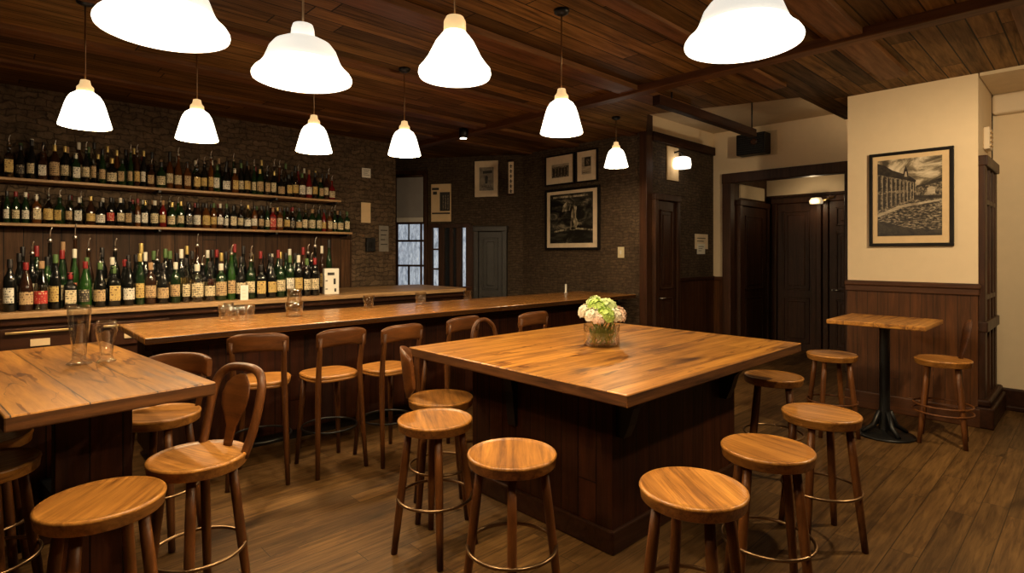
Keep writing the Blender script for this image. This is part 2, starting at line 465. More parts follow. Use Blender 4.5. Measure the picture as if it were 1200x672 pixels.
# cream end wall with wide opening
OV0, OV1, OZ = 2.32, 4.2, 2.9
cw = MB(); cw.mat(M['cream']); cw.box(CX, CX + .12, OV1, SX + .1, 1.24, 3.64); cw.box(CX, CX + .12, 1.9, OV1, OZ, 3.64)
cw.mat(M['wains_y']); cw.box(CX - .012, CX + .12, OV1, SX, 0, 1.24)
cw.mat(M['cream']); cw.box(CX, CX + .12, 1.9, OV0, 0, OZ)
struct('wall_end', cw)
struct('trim_13', MB().box(CX - .035, CX + .02, OV1 + .002, SX - .02, 1.21, 1.27, .008), M['redwood_h'])
fr = MB()
fr.box(CX - .06, CX + .1, OV1 - .13, OV1 + .012, 0, OZ + .02, .012)
fr.box(CX - .06, CX + .1, OV0, OV0 + .13, 0, OZ + .02, .012)
fr.box(CX - .065, CX + .1, OV0 - .02, OV1 + .018, OZ - .13, OZ + .03, .012)
struct('trim_14', fr, M['darkwood'])
# recess behind the opening
RX = 10.1
struct('wall_recess', MB().box(CX + .12, RX + .1, 4.08, 4.2, 0, 3.0), M['darkwood'])
rb = MB(); rb.mat(M['cream']); rb.box(RX, RX + .1, 2.1, 4.1, 2.66, 3.0)
rb.mat(M['darkwood']); rb.box(RX, RX + .1, 2.1, 4.1, 0, 2.66)
struct('wall_recess_back', rb)
struct('ceiling_recess', MB().box(CX + .1, RX + .1, 2.1, 4.2, 2.96, 3.02), M['darkwood_h'])

def panel_door(n, w, h, mat, loc, rot, rows=((.1, .42), (.47, .95)), knob=True, transom=None):
    o = empty('door_%d' % n, loc, rot); o['kind'] = 'structure'
    leaf = MB(); leaf.box(0, w, -.04, 0, 0, h, .005)
    for a, b in rows:
        z0, z1 = h * a, h * b
        # raised mouldings round a sunk panel
        m = .025
        x0, x1 = w * .16, w * .84
        leaf.box(x0, x1, -.058, -.03, z0, z0 + m, .006); leaf.box(x0, x1, -.058, -.03, z1 - m, z1, .006)
        leaf.box(x0, x0 + m, -.058, -.03, z0, z1, .006); leaf.box(x1 - m, x1, -.058, -.03, z0, z1, .006)
        leaf.box(x0 + .07, x1 - .07, -.05, -.03, z0 + .07, z1 - .07, .012)
    leaf.build('door_leaf', mat, o)
    f = MB(); f.box(-.09, -.005, -.075, .01, 0, h + .09, .01); f.box(w + .005, w + .09, -.075, .01, 0, h + .09, .01)
    f.box(-.1, w + .1, -.085, .01, h + .005, h + .1, .012)
    f.build('door_frame', mat, o)
    if knob:
        k = MB(); k.tube([(w * .1, -.04, h * .42), (w * .1, -.09, h * .42)], .012); k.tube([(w * .1, -.09, h * .42), (w * .1 + .11, -.09, h * .42)], .011)
        k.build('door_handle', M['steel'], o)
    return o
# rot 0: faces -y
panel_door(1, .50, 2.40, M['darkwood'], (6.95, SX - .012, 0), 0)
panel_door(2, 1.0, 2.42, M['darkwood'], (8.97, 4.08, 0), 0, rows=((.06, .38), (.43, .94)), knob=False)
tp = MB(); tp.box(9.0, 9.95, 4.055, 4.085, 2.56, 2.78, .004)
struct('window_1', tp, M['cream_ceil'])
panel_door(3, .62, 2.5, M['darkwood'], (RX, 3.88, 0), -PI / 2, rows=((.05, .36), (.41, .95)), knob=False)
panel_door(4, .62, 2.5, M['darkwood'], (RX, 3.06, 0), -PI / 2, rows=((.05, .36), (.41, .80), (.84, .96)), knob=True)

# pillar on the right
PY0, PY1 = .80, 1.90
PF = 6.85
pl = MB(); pl.mat(M['cream']); pl.box(PF, 7.8, PY0, PY1, 1.34, CZ)
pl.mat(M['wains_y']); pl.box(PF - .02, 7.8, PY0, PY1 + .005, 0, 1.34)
struct('wall_pillar', pl)
tr = MB(); tr.box(PF - .055, PF + .02, PY0 - .02, PY1 + .02, 1.31, 1.36, .01); tr.box(PF - .04, PF + .02, PY0 - .012, PY1 + .012, 1.25, 1.31, .006)
struct('trim_15', tr, M['redwood_h'])
bb = MB(); bb.box(PF - .045, PF + .01, PY0 - .02, PY1 + .02, 0, .18, .01)
struct('baseboard_pillar', bb, M['redwood_h'])
# tall dark glazed cupboard door on the side of the pillar
o = empty('door_5', (6.95, PY0, 0)); o['kind'] = 'structure'
f = MB(); f.box(-.08, -.01, -.05, .01, .0, 2.55, .008); f.box(.72, .79, -.05, .01, 0, 2.55, .008); f.box(-.09, .8, -.07, .01, 2.48, 2.58, .01); f.box(-.09, .8, -.07, .01, .9, 1.0, .01)
f.build('door_frame', M['darkwood'], o)
l = MB(); l.box(0, .71, -.03, 0, .2, 2.47, .004)
for k in range(3): l.box(.0 + k * .237 - .0, .05 + k * .237, -.05, -.02, .2, 2.47, .006)
l.box(.66, .71, -.05, -.02, .2, 2.47, .006); l.box(0, .71, -.048, -.02, 2.12, 2.17, .006); l.box(0, .71, -.048, -.02, 1.2, 1.25, .006)
l.build('door_leaf', M['darkwood'], o)
p = MB(); p.box(-.14, .84, -.12, .02, 0, .2, .015); p.box(-.12, .83, -.095, .02, .2, .27, .02)
p.build('plinth', M['darkwood_h'], o)
# alcove beyond the pillar
struct('wall_alcove', MB().box(7.9, 8.02, -1.6, .80, 0, 3.4), M['cream'])
struct('trim_16', MB().box(7.76, 7.91, -1.6, .795, 3.12, 3.33, .03, 3), M['white_trim'])
bb = MB(); bb.box(7.84, 7.91, -1.6, .795, 0, .22, .012); bb.box(7.80, 7.91, -1.6, .795, 0, .05, .012)
struct('baseboard_alcove', bb, M['darkwood_h'])

# things on the bar-side diagonal wall (local frame: x along wall, -y to the room)
def dloc(name, mb, m, parent=None):
    o = mb.build(name, m, parent)
    if not parent: o.location = P1; o.rotation_euler = (0, 0, DANG)
    return o
x0, x1, z0, z1 = rect_d(466, 262, 498, 338)
w1 = empty('window_2', P1, DANG); w1['kind'] = 'structure'
zt = on_d(482, 205)[1]
f = MB(); f.box(x0 - .06, x0, -.07, 0, z0, zt + .05, .006); f.box(x1, x1 + .06, -.07, 0, z0, zt + .05, .006); f.box(x0 - .06, x1 + .06, -.07, 0, zt, zt + .07, .006)
f.build('window_frame', M['darkwood'], w1)
MB().box(x0, x1, -.03, -.005, z0, z1).build('window_pane', M['daylight'], w1)
mu = MB(); h = z1 - z0; w = x1 - x0
for q in (.0, .35, .73, 1.0): mu.box(x0, x1, -.055, -.02, z0 + h * q - .018, z0 + h * q + .018)
mu.box(x0, x0 + .03, -.055, -.02, z0, z1); mu.box(x1 - .07, x1 - .04, -.055, -.02, z0, z1)
mu.box(x0 + w * .45 - .015, x0 + w * .45 + .015, -.055, -.02, z0, z0 + h * .35); mu.box(x0 + w * .45 - .01, x0 + w * .45 + .01, -.055, -.02, z0 + h * .73, z1)
mu.build('glazing_bar', M['darkwood'], w1)
rbk = empty('roller_blind', P1, DANG)
tag(rbk, 'grey roller blind pulled down over the upper half of the dim window', 'blind')
MB().box(x0 + .01, x1 - .01, -.062, -.056, z1 + .10, zt - .01).build('blind_cloth', M['blind'], rbk)
MB().tube([(x0 + .01, -.06, zt - .03), (x1 - .01, -.06, zt - .03)], .028).build('roller', M['darkwood'], rbk)
MB().box(x0 + .01, x1 - .01, -.07, -.05, z1 + .02, z1 + .10, .006).build('hem_bar', M['white_card'], rbk)
# narrow window and dark panels right of it
a0, a1, b0, b1 = rect_d(503, 266, 553, 338)
w2 = empty('window_3', P1, DANG); w2['kind'] = 'structure'
MB().box(a0, a1, -.02, -.004, b0, b1).build('window_pane', M['dark_pane'], w2)
g = MB()
for px0, px1 in ((509, 515), (543, 547)):
    s0, s1, _, _ = rect_d(px0, 266, px1, 338)
    g.box(s0, s1, -.03, -.015, b0, b1)
g.build('side_light', M['daylight'], w2)
f = MB()
for px0, px1 in ((502, 508), (515, 522), (528, 532), (536, 542), (547, 556)):
    s0, s1, _, _ = rect_d(px0, 266, px1, 338); f.box(s0, s1, -.06, -.01, b0, b1 + .02, .004)
f.box(a0, a1, -.07, -.01, b1 - .02, b1 + .05, .005)
for q in (.3, .62): f.box(a0, a0 + .22, -.05, -.01, b0 + (b1 - b0) * q, b0 + (b1 - b0) * q + .03)
f.build('window_frame', M['darkwood'], w2)
x0, x1, _, z1 = rect_d(562, 272, 589, 300)
panel_door(6, x1 - x0, z1, plain('grey_brown_door_paint', (.030, .026, .023), .45, noise=.2), P1 + dd * x0 + DN * .005, DANG, rows=((.1, .45), (.5, .95)), knob=False)

def picture(name, loc, rot, w, h, fw, mount, fmat, mmat, art, label, cat, group=None, depth=.035):
    # local: x along, -y towards the viewer, origin lower left; art(mb, x0,x1,z0,z1, y) draws the print
    o = empty(name, loc, rot)
    f = MB()
    f.box(0, w, -depth, 0, 0, fw, .004); f.box(0, w, -depth, 0, h - fw, h, .004)
    f.box(0, fw, -depth, 0, fw, h - fw, .004); f.box(w - fw, w, -depth, 0, fw, h - fw, .004)
    f.build('frame', fmat, o)
    MB().box(fw * .9, w - fw * .9, -depth * .55, -.001, fw * .9, h - fw * .9).build('mount', mmat, o)
    mb = MB(); art(mb, fw + mount[0], w - fw - mount[1], fw + mount[2], h - fw - mount[3], -depth * .55 - .004)
    mb.build('print', None, o)
    tag(o, label, cat, group); return o
def poly(mb, pts, y, m, t=.002):
    mb.mat(m); mb.prism([(p[0], y, p[1]) for p in pts], (0, t, 0))
sep_sky = photo_print('sepia_sky_print', [(.40, (.07, .055, .035)), (.47, (.24, .19, .12)), (.53, (.58, .48, .33)), (.62, (.76, .65, .48))], 4.0, (1, 1, 1.6), 6, .8, (3.3, 0, 1.2))
sep_dark = photo_print('sepia_field_print', [(.40, (.008, .006, .004)), (.5, (.06, .045, .03)), (.58, (.30, .24, .16)), (.68, (.50, .42, .30))], 55, (.6, 1, 1.6), 6, .3)
sep_black = photo_print('sepia_shadow_print', [(.35, (.008, .006, .005)), (.7, (.06, .045, .03))], 20, (1, 1, 1), 6)
sep_mid = photo_print('sepia_masonry_print', [(.4, (.02, .015, .01)), (.5, (.13, .10, .065)), (.62, (.34, .28, .19))], 60, (1, 1, 1), 5, .2)
sep_lite = photo_print('sepia_path_print', [(.3, (.22, .17, .11)), (.7, (.62, .52, .37))], 14, (.6, 1, 2), 6)
def art_street(mb, x0, x1, z0, z1, y):
    W, H = x1 - x0, z1 - z0
    P = lambda u, v: (x0 + W * u, z0 + H * v)
    poly(mb, [P(0, 0), P(1, 0), P(1, 1), P(0, 1)], y + .002, sep_sky)
    poly(mb, [P(0, 0), P(1, 0), P(1, .47), P(.6, .47), P(0, .32)], y, sep_dark)
    # far hill and low houses
    poly(mb, [P(.58, .46), P(1, .46), P(1, .72), P(.86, .69), P(.74, .65), P(.62, .64)], y - .0005, sep_mid)
    poly(mb, [P(.60, .61), P(1, .67), P(1, .72), P(.86, .69), P(.74, .65), P(.62, .64)], y - .001, sep_black)
    poly(mb, [P(.78, .52), P(.9, .52), P(.9, .60), P(.84, .625), P(.78, .60)], y - .001, sep_lite)
    poly(mb, [P(.58, .46), P(1, .465), P(1, .50), P(.58, .515)], y - .0015, sep_black)
    # long facade running away to the right, with roof and gable
    poly(mb, [P(0, .32), P(.60, .46), P(.60, .70), P(0, .84)], y - .001, sep_mid)
    poly(mb, [P(0, .82), P(.61, .685), P(.61, .71), P(.50, .775), P(.24, .86), P(.12, .93), P(0, .965)], y - .0015, sep_black)
    poly(mb, [P(.40, .75), P(.43, .86), P(.455, .91), P(.48, .85), P(.50, .75)], y - .002, sep_black)
    poly(mb, [P(.43, .765), P(.445, .83), P(.465, .83), P(.475, .76)], y - .0025, sep_lite)
    for k in range(10):
        q = k / 10; u = .6 * (1 - (1 - q) ** 1.35); w = .034 * (1 - q) + .010
        lo = .33 + .235 * u; hi = .815 - .235 * u; md = (lo + hi) / 2
        poly(mb, [P(u + .008, lo + .015), P(u + .008 + w, lo + .02), P(u + .008 + w, md - .02), P(u + .008, md - .02)], y - .0015, sep_black)
        poly(mb, [P(u + .008, md + .02), P(u + .008 + w, md + .02), P(u + .008 + w, hi - .03), P(u + .008 + w / 2, hi - .01), P(u + .008, hi - .03)], y - .0015, sep_black)
        poly(mb, [P(u - .004, lo), P(u + .004, lo), P(u + .004, hi), P(u - .004, hi)], y - .002, sep_lite)
    # pale road edge and the dark foreground
    poly(mb, [P(0, .29), P(.35, .395), P(1, .455), P(1, .435), P(.4, .365), P(0, .25)], y - .002, sep_lite)
    poly(mb, [P(.0, 0), P(1, 0), P(1, .07), P(.5, .09), P(.2, .17), P(0, .20)], y - .002, sep_black)
def art_cliff(mb, x0, x1, z0, z1, y):
    W, H = x1 - x0, z1 - z0
    P = lambda u, v: (x0 + W * u, z0 + H * v)
    bk = photo_print('dark_storm_print', [(.45, (.006, .006, .005)), (.55, (.05, .045, .033)), (.66, (.26, .22, .15))], 3.2, (1, 1, 2.2), 8, 1.0)
    rk = photo_print('pale_rock_print', [(.42, (.03, .026, .018)), (.52, (.24, .20, .13)), (.62, (.55, .48, .33))], 9, (1.4, 1, .7), 8, .8)
    poly(mb, [P(0, 0), P(1, 0), P(1, 1), P(0, 1)], y + .002, bk)
    poly(mb, [P(.50, .26), P(.60, .26), P(.68, .40), P(.62, .52), P(.64, .72), P(.56, .78), P(.52, .62), P(.50, .42)], y, rk)
    poly(mb, [P(.30, .64), P(.48, .66), P(.50, .80), P(.40, .84), P(.32, .76)], y, rk)
    poly(mb, [P(0, .46), P(.3, .50), P(.28, .60), P(.1, .62), P(0, .56)], y, bk)
    poly(mb, [P(.1, .22), P(.55, .28), P(1, .24), P(1, .27), P(.55, .32), P(.1, .25)], y, rk)
    poly(mb, [P(.08, .92), P(.9, .92), P(.9, .96), P(.08, .96)], y, rk)
def art_small_arch(mb, x0, x1, z0, z1, y):
    W, H = x1 - x0, z1 - z0
    P = lambda u, v: (x0 + W * u, z0 + H * v)
    poly(mb, [P(.0, 0), P(1, 0), P(1, 1), P(0, 1)], y + .002, sep_mid)
    for k in range(5): poly(mb, [P(.08 + k * .18, .1), P(.18 + k * .18, .1), P(.18 + k * .18, .7), P(.08 + k * .18, .7)], y, sep_black)
    poly(mb, [P(0, .82), P(1, .82), P(1, 1), P(0, 1)], y, sep_lite)
def art_small_window(mb, x0, x1, z0, z1, y):
    W, H = x1 - x0, z1 - z0
    P = lambda u, v: (x0 + W * u, z0 + H * v)
    poly(mb, [P(.0, 0), P(1, 0), P(1, 1), P(0, 1)], y + .002, sep_lite)
    poly(mb, [P(.3, .45), P(.95, .45), P(.95, .98), P(.3, .98)], y, sep_black)
    poly(mb, [P(.5, .55), P(.8, .55), P(.8, .85), P(.5, .85)], y - .001, sep_mid)
    poly(mb, [P(.1, .08), P(.9, .08), P(.9, .12), P(.1, .12)], y, sep_mid)
def art_drawing(mb, x0, x1, z0, z1, y):
    W, H = x1 - x0, z1 - z0
    P = lambda u, v: (x0 + W * u, z0 + H * v)
    bg = photo_print('grey_drawing_print', [(.35, (.14, .11, .08)), (.6, (.34, .28, .2))], 9, (1, 1, 1), 6)
    poly(mb, [P(0, 0), P(1, 0), P(1, 1), P(0, 1)], y + .002, bg)
    poly(mb, [P(.25, .72), P(.9, .74), P(.9, .86), P(.25, .84)], y, sep_black)
    poly(mb, [P(.42, .30), P(.58, .30), P(.62, .58), P(.5, .66), P(.4, .58)], y, sep_black)
    poly(mb, [P(.15, .12), P(.85, .12), P(.85, .22), P(.15, .22)], y, sep_mid)

# on x-walls the local frame is turned by -90 deg: local x -> world -y, local -y -> world -x
picture('framed_photograph', (PF - .002, 1.690, 1.722), -PI / 2, .712, .972, .032, (.045, .06, .075, .045), M['frame_black'], M['mat2'], art_street,
        'large black framed sepia street photograph on the cream pillar', 'picture')
picture('framed_photograph', (PX - .002, 6.30, 1.70), -PI / 2, 1.12, .985, .04, (.07, .09, .07, .05), M['frame_black'], M['mat'], art_cliff,
        'large square dark seascape picture below two small frames on the brick wall', 'picture', 'pictures on the brick wall')
picture('framed_photograph', (PX - .002, 6.30, 2.745), -PI / 2, .625, .495, .025, (.12, .09, .10, .13), M['frame_black'], M['mat'], art_small_arch,
        'small wide framed sepia print, left one above the dark seascape', 'picture', 'pictures on the brick wall')
picture('framed_photograph', (PX - .002, 5.64, 2.745), -PI / 2, .42, .50, .022, (.09, .10, .10, .09), M['frame_black'], M['mat'], art_small_window,
        'narrow upright framed print, right one above the dark seascape', 'picture', 'pictures on the brick wall')
x0, x1, z0, z1 = rect_d(557, 189, 584, 231)
picture('framed_drawing', P1 + dd * x0 + DN * .002 + Vector((0, 0, z0)), DANG, x1 - x0, z1 - z0, .02, (.06, .06, .09, .09), M['mat'], M['mat'], art_drawing,
        'pale framed drawing high in the dark corner, beside a narrow scroll', 'picture')
# narrow scroll
x0, x1, z0, z1 = rect_d(596, 189, 602, 228)
o = empty('wall_scroll', P1 + dd * x0 + DN * .004 + Vector((0, 0, z0)), DANG)
w, h = x1 - x0, z1 - z0
MB().box(0, w, -.008, 0, 0, h).build('scroll_paper', M['mat'], o)
mk = MB()
for k in range(6):
    zz = h * (.9 - k * .15)
    mk.box(w * .25, w * .75, -.011, -.007, zz - .035, zz - .020); mk.box(w * .4, w * .55, -.011, -.007, zz - .06, zz)
    mk.box(w * .3, w * .65, -.011, -.007, zz - .06, zz - .05)
mk.build('brush_mark', M['ink'], o)
rd = MB(); rd.tube([(-.02, -.006, h), (w + .02, -.006, h)], .014); rd.tube([(-.02, -.006, 0), (w + .02, -.006, 0)], .014); rd.build('scroll_rod', M['darkwood'], o)
tag(o, 'narrow pale hanging scroll with dark marks, right of the pale drawing', 'scroll')
# tan poster board with a dark building on it
x0, x1, z0, z1 = rect_d(506, 216, 529, 260)
o = empty('poster_board', P1 + dd * x0 + DN * .004 + Vector((0, 0, z0)), DANG)
w, h = x1 - x0, z1 - z0
MB().box(0, w, -.03, 0, 0, h, .004).build('board', M['mat2'], o)
mk = MB()
mk.box(w * .45, w * .96, -.034, -.028, h * .28, h * .78); mk.box(w * .05, w * .4, -.034, -.028, h * .84, h * .9); mk.box(w * .05, w * .96, -.034, -.028, h * .2, h * .24)
mk.box(w * .1, w * .3, -.034, -.028, h * .72, h * .8)
mk.build('printed_shape', M['ink'], o)
mk = MB()
for k in range(3): mk.box(w * (.6 + k * .12), w * (.65 + k * .12), -.037, -.033, h * .32, h * .7)
mk.build('printed_column', sep_mid, o)
tag(o, 'tan poster board with a dark building on it, right of the window', 'poster')
# small notes on the end of the bar wall
def note(name, px0, py0, px1, py1, m, label, cat, th=.012, marks=True, y=BW):
    a, b = on_y(px0, py1, y), on_y(px1, py0, y)
    o = empty(name, (a.x, y, a.z))
    w, h = b.x - a.x, b.z - a.z
    MB().box(0, w, -th, 0, 0, h, .002).build('sheet', m, o)
    if marks:
        mk = MB()
        for k in range(4): mk.box(w * .15, w * (.85 - .12 * (k % 3)), -th - .003, -th + .001, h * (.8 - .18 * k), h * (.84 - .18 * k))
        mk.build('marks', M['ink'], o)
    tag(o, label, cat); return o
note('wall_note', 424, 198, 434, 208, M['white_card'], 'small white card high on the stone wall past the top shelf', 'note')
note('wall_note', 423, 238, 434, 261, M['mat2'], 'tan upright sheet on the stone wall right of the shelves', 'note', marks=False)
note('wall_plaque', 444, 265, 455, 295, plain('grey_plaque', (.20, .18, .15), .5, noise=.2), 'grey upright plaque on the wall just left of the window', 'plaque')
a, b = on_y(428, 295, BW), on_y(438, 279, BW)
o = empty('switch_box', (a.x, BW, a.z)); MB().box(0, b.x - a.x, -.05, 0, 0, b.z - a.z, .006).build('box', M['black'], o)
MB().box(.04, .09, -.062, -.045, .06, .14, .004).build('lever', M['frame_black'], o)
tag(o, 'small black switch box on the stone wall below a tan sheet', 'switch')
# light switch on the picture wall
c = on_x(728, 296, PX)
o = empty('light_switch', (PX, c.y + .055, c.z - .08), -PI / 2)
MB().box(0, .11, -.014, 0, 0, .16, .006).build('plate', M['ivory'], o)
MB().box(.04, .07, -.026, -.01, .05, .11, .004).build('rocker', M['white_card'], o)
tag(o, 'ivory light switch on the brick wall right of the framed pictures', 'switch')
# notices on the side wall
def side_note(px0, py0, px1, py1, m, label, off):
    a, b = on_y(px0, py1, SX), on_y(px1, py0, SX)
    o = empty('wall_notice', (a.x, SX - off, a.z)); w, h = b.x - a.x, b.z - a.z
    MB().box(0, w, -.008, 0, 0, h).build('sheet', m, o)
    mk = MB()
    for k in range(3): mk.box(w * .15, w * (.8 - .15 * k), -.011, -.006, h * (.7 - .2 * k), h * (.75 - .2 * k))
    mk.build('marks', M['ink'], o); tag(o, label, 'notice', 'notices by the narrow door')
side_note(814, 275, 829, 292, M['mat'], 'larger tan notice on the side wall right of the narrow door', 0)
side_note(816, 286, 825, 298, M['white_card'], 'small white card overlapping the bottom of the tan notice', .010)

# wall lamp over the narrow door
c = on_y(790, 192, SX)
o = empty('wall_lamp', (c.x, SX, c.z))
MB().box(-.22, .1, -.02, 0, -.26, .24, .006).build('backplate', M['mat2'], o)
g = MB(); g.lathe([(.04, -.09), (.105, -.085), (.115, -.03), (.105, .06), (.08, .08), (.02, .085)], 20, (0, -.13, 0), n=4); g.build('lamp_glass', M['shade'], o)
MB().tube([(-.02, -.01, .16), (-.02, -.09, .17), (-.02, -.15, .13), (-.02, -.14, .06)], .014).build('arm', M['black'], o)
tag(o, 'lit square wall lamp on a tan plate above the narrow door', 'lamp')
# dim lamp in the recess
c = on_x(958, 236, RX - .12)
o = empty('wall_lamp', (RX - .062, c.y, c.z), -PI / 2)
MB().lathe([(.03, -.05), (.09, -.045), (.10, 0), (.07, .05), (.03, .055)], 18, (0, -.12, 0), n=3).build('lamp_glass', emit('dim_lamp_glass', (.95, .72, .42), .45), o)
MB().tube([(0, 0, 0), (0, -.06, .02), (0, -.12, .05)], .016).build('arm', M['steel'], o)
MB().tube([(.10, -.12, .0), (.2, -.08, .04), (.24, -.02, .06)], .014).build('bracket', M['brass'], o)
ld = bpy.data.lights.new('bulb_light', 'POINT'); ld.energy = 5; ld.color = WARM; ld.shadow_soft_size = .05
lo = bpy.data.objects.new('bulb_light', ld); col.objects.link(lo); lo.parent = o; lo.location = (0, -.3, -.02)
tag(o, 'dim glass lamp fixed high on the dark doors inside the wide opening', 'lamp')
# loudspeaker
c = on_x(888, 171, CX)
o = empty('loudspeaker', (CX, c.y, c.z), -PI / 2)
MB().box(-.26, .30, -.03, 0, -.17, .2, .004).build('backplate', M['cream_ceil'], o)
MB().box(-.23, .21, -.25, -.03, -.16, .16, .012).build('cabinet', M['frame_black'], o)
gr = MB()
for k in range(9): gr.box(-.20, .18, -.262, -.245, -.135 + k * .033, -.115 + k * .033)
gr.build('grille', M['black'], o)
kn = MB(); kn.lathe([(.05, 0), (.05, .015), (.03, .02)], 18); q = kn.build('badge', M['darkwood'], o); q.rotation_euler = (R(90), 0, 0); q.location = (.05, -.26, .02)
tag(o, 'black loudspeaker mounted high on the cream wall over the wide opening', 'speaker')
# hanging beam on two rods
o = empty('hanging_beam', (5.0, 3.13, 3.17))
MB().box(0, 2.32, -.045, .045, 0, .10, .006).build('beam', M['darkwood_h'], o)
for x in (.3, 2.28): MB().tube([(x, 0, .09), (x, 0, CZ - 3.17 if x < 1 else 3.62 - 3.17)], .009).build('rod', M['black'], o)
tag(o, 'dark wooden beam hung on thin rods near the cream ceiling', 'beam')
# small vent high on the pillar side
o = empty('wall_vent', (7.18, PY0, 2.68))
MB().box(0, .2, -.05, 0, 0, .22, .01).build('housing', M['white_trim'], o)
sl = MB()
for k in range(4): sl.box(.02, .18, -.058, -.048, .03 + k * .045, .05 + k * .045)
sl.build('louvre', M['mat2'], o)
tag(o, 'small pale vent above the dark door on the side of the pillar', 'vent')
# ceiling spot
c = on_z(543, 151, CZ)
o = empty('ceiling_spot', (c.x, c.y, CZ))
MB().lathe([(.06, 0), (.065, -.05), (.06, -.12), (.05, -.13)], 18).build('housing', M['black'], o)
MB().lathe([(.046, -.128), (.046, -.137)], 18).build('lens', M['spotlit'], o)
tag(o, 'tiny lit ceiling spot in the dark corner beyond the bar lamps', 'lamp')

# ------------------------------------------------------------------ pendants
def pendant_small(w=.30, hr=.80):
    o = empty('pendant_lamp')
    pr = [(.17, 0), (.20, -.025), (.275, -.08), (.335, -.18), (.38, -.31), (.42, -.46), (.46, -.61), (.498, -.75), (.5, -.78)]
    prof = [(r * w, (z + .78) * w) for r, z in pr]
    ins = [(r * .955, z - (.012 * w if i else .02 * w)) for i, (r, z) in enumerate(prof)][::-1]
    ins[0] = (prof[-1][0] * .97, 0)
    MB().lathe(prof + ins, 40).build('lamp_shade', M['shade_bar'], o)
    top = .78 * w
    MB().lathe([(.165 * w, top - .01), (.16 * w, top + .10 * w), (.11 * w, top + .16 * w), (.09 * w, top + .26 * w), (.03 * w, top + .28 * w)], 20).build('collar', M['neck'], o)
    return o, top + .27 * w
def pendant_big(w=.36):
    o = empty('pendant_lamp')
    H = .44
    dome = [(.13, 0), (.21, -.015), (.285, -.055), (.335, -.12), (.365, -.20), (.392, -.265)]
    lip = [(.392, -.265), (.43, -.315), (.475, -.355), (.497, -.39), (.5, -.41), (.494, -.43), (.47, -.44)]
    def shell(pr, m, name):
        prof = [(r * w, (z + H) * w) for r, z in pr]
        ins = [(r * .95, max(.004, z - .012 * w)) for r, z in prof][::-1]
        MB().lathe(prof + ins, 44).build(name, m, o)
    shell(dome, M['dome'], 'lamp_shade'); shell(lip, M['lip'], 'shade_lip')
    top = H * w
    MB().lathe([(.125 * w, top - .01), (.115 * w, top + .10 * w), (.10 * w, top + .15 * w), (.03 * w, top + .16 * w)], 20).build('collar', M['dome'], o)
    return o, top + .155 * w
def pendant_bell(w=.32):
    o = empty('pendant_lamp')
    pr = [(.15, 0), (.19, -.05), (.26, -.14), (.31, -.24), (.37, -.36), (.44, -.46), (.49, -.52), (.5, -.58), (.48, -.63)]
    prof = [(r * w, (z + .63) * w) for r, z in pr]
    ins = [(r * .95, max(.006, z - .012 * w)) for r, z in prof[:-1]][::-1]
    MB().lathe(prof + ins, 44).build('lamp_shade', M['shade'], o)
    top = .63 * w
    MB().lathe([(.155 * w, top - .01), (.15 * w, top + .14 * w), (.12 * w, top + .2 * w), (.03 * w, top + .22 * w)], 20).build('collar', M['neck'], o)
    return o, top + .21 * w
LAMPS = []
def hang(maker, w, px, py_bottom, dist, label, power, group, lz=.05):
    r = ray(px, py_bottom)
    o, top = maker(w)
    loc = Vector((r.x * dist, r.y * dist, CAMZ + r.z * dist))
    o.location = loc
    MB().tube([(0, 0, top - .01), (0, 0, CZ - loc.z - .01)], .0045, 6).build('cord', M['bronze'], o)
    MB().lathe([(.02, CZ - loc.z - .04), (.05, CZ - loc.z - .025), (.055, CZ - loc.z)], 18).build('ceiling_rose', M['black'], o)
    tag(o, label, 'lamp', group)
    ld = bpy.data.lights.new('bulb_light', 'POINT'); ld.energy = power; ld.color = WARM; ld.shadow_soft_size = .05
    lo = bpy.data.objects.new('bulb_light', ld); col.objects.link(lo); lo.parent = o; lo.location = (0, 0, lz)
    return o
GS = 'small white pendants over the bar'
GB = 'large white pendants over the tables'
KS = 1.0
hang(pendant_small, .30, 100, 148.5, 3.77, 'small white pendant lamp over the left end of the bar, nearest the left edge', 60 * KS, GS, .012)
hang(pendant_small, .30, 231, 164, 4.36, 'small white pendant over the bar, second from the left end', 60 * KS, GS, .012)
hang(pendant_small, .30, 368, 178, 4.79, 'small white pendant over the bar, hanging below the bell shaped lamp', 60 * KS, GS, .012)
hang(pendant_small, .30, 474, 182, 5.16, 'small white pendant over the bar with its black ceiling mount in view', 60 * KS, GS, .012)
hang(pendant_small, .30, 722, 196, 7.0, 'smallest looking white pendant, over the far end of the bar beside the pictures', 30 * KS, GS)
hang(pendant_small, .30, 658, 156.5, 3.92, 'white pendant hanging just above the framed pictures on the brick wall', 55 * KS, GB)
hang(pendant_bell, .32, 533, 91, 2.46, 'white flared pendant hung just before the near end of the island table', 60 * KS, GB)
hang(pendant_big, .36, 355, 95, 2.12, 'wide white bell pendant between the left table and the island', 50 * KS, GB)
hang(pendant_big, .36, 193, 39, 1.70, 'largest white pendant at the top edge, over the left table', 50 * KS, GB)
hang(pendant_big, .36, 870, 54, 1.80, 'wide white pendant at the top edge, over the stools right of the island', 70 * KS, GB)

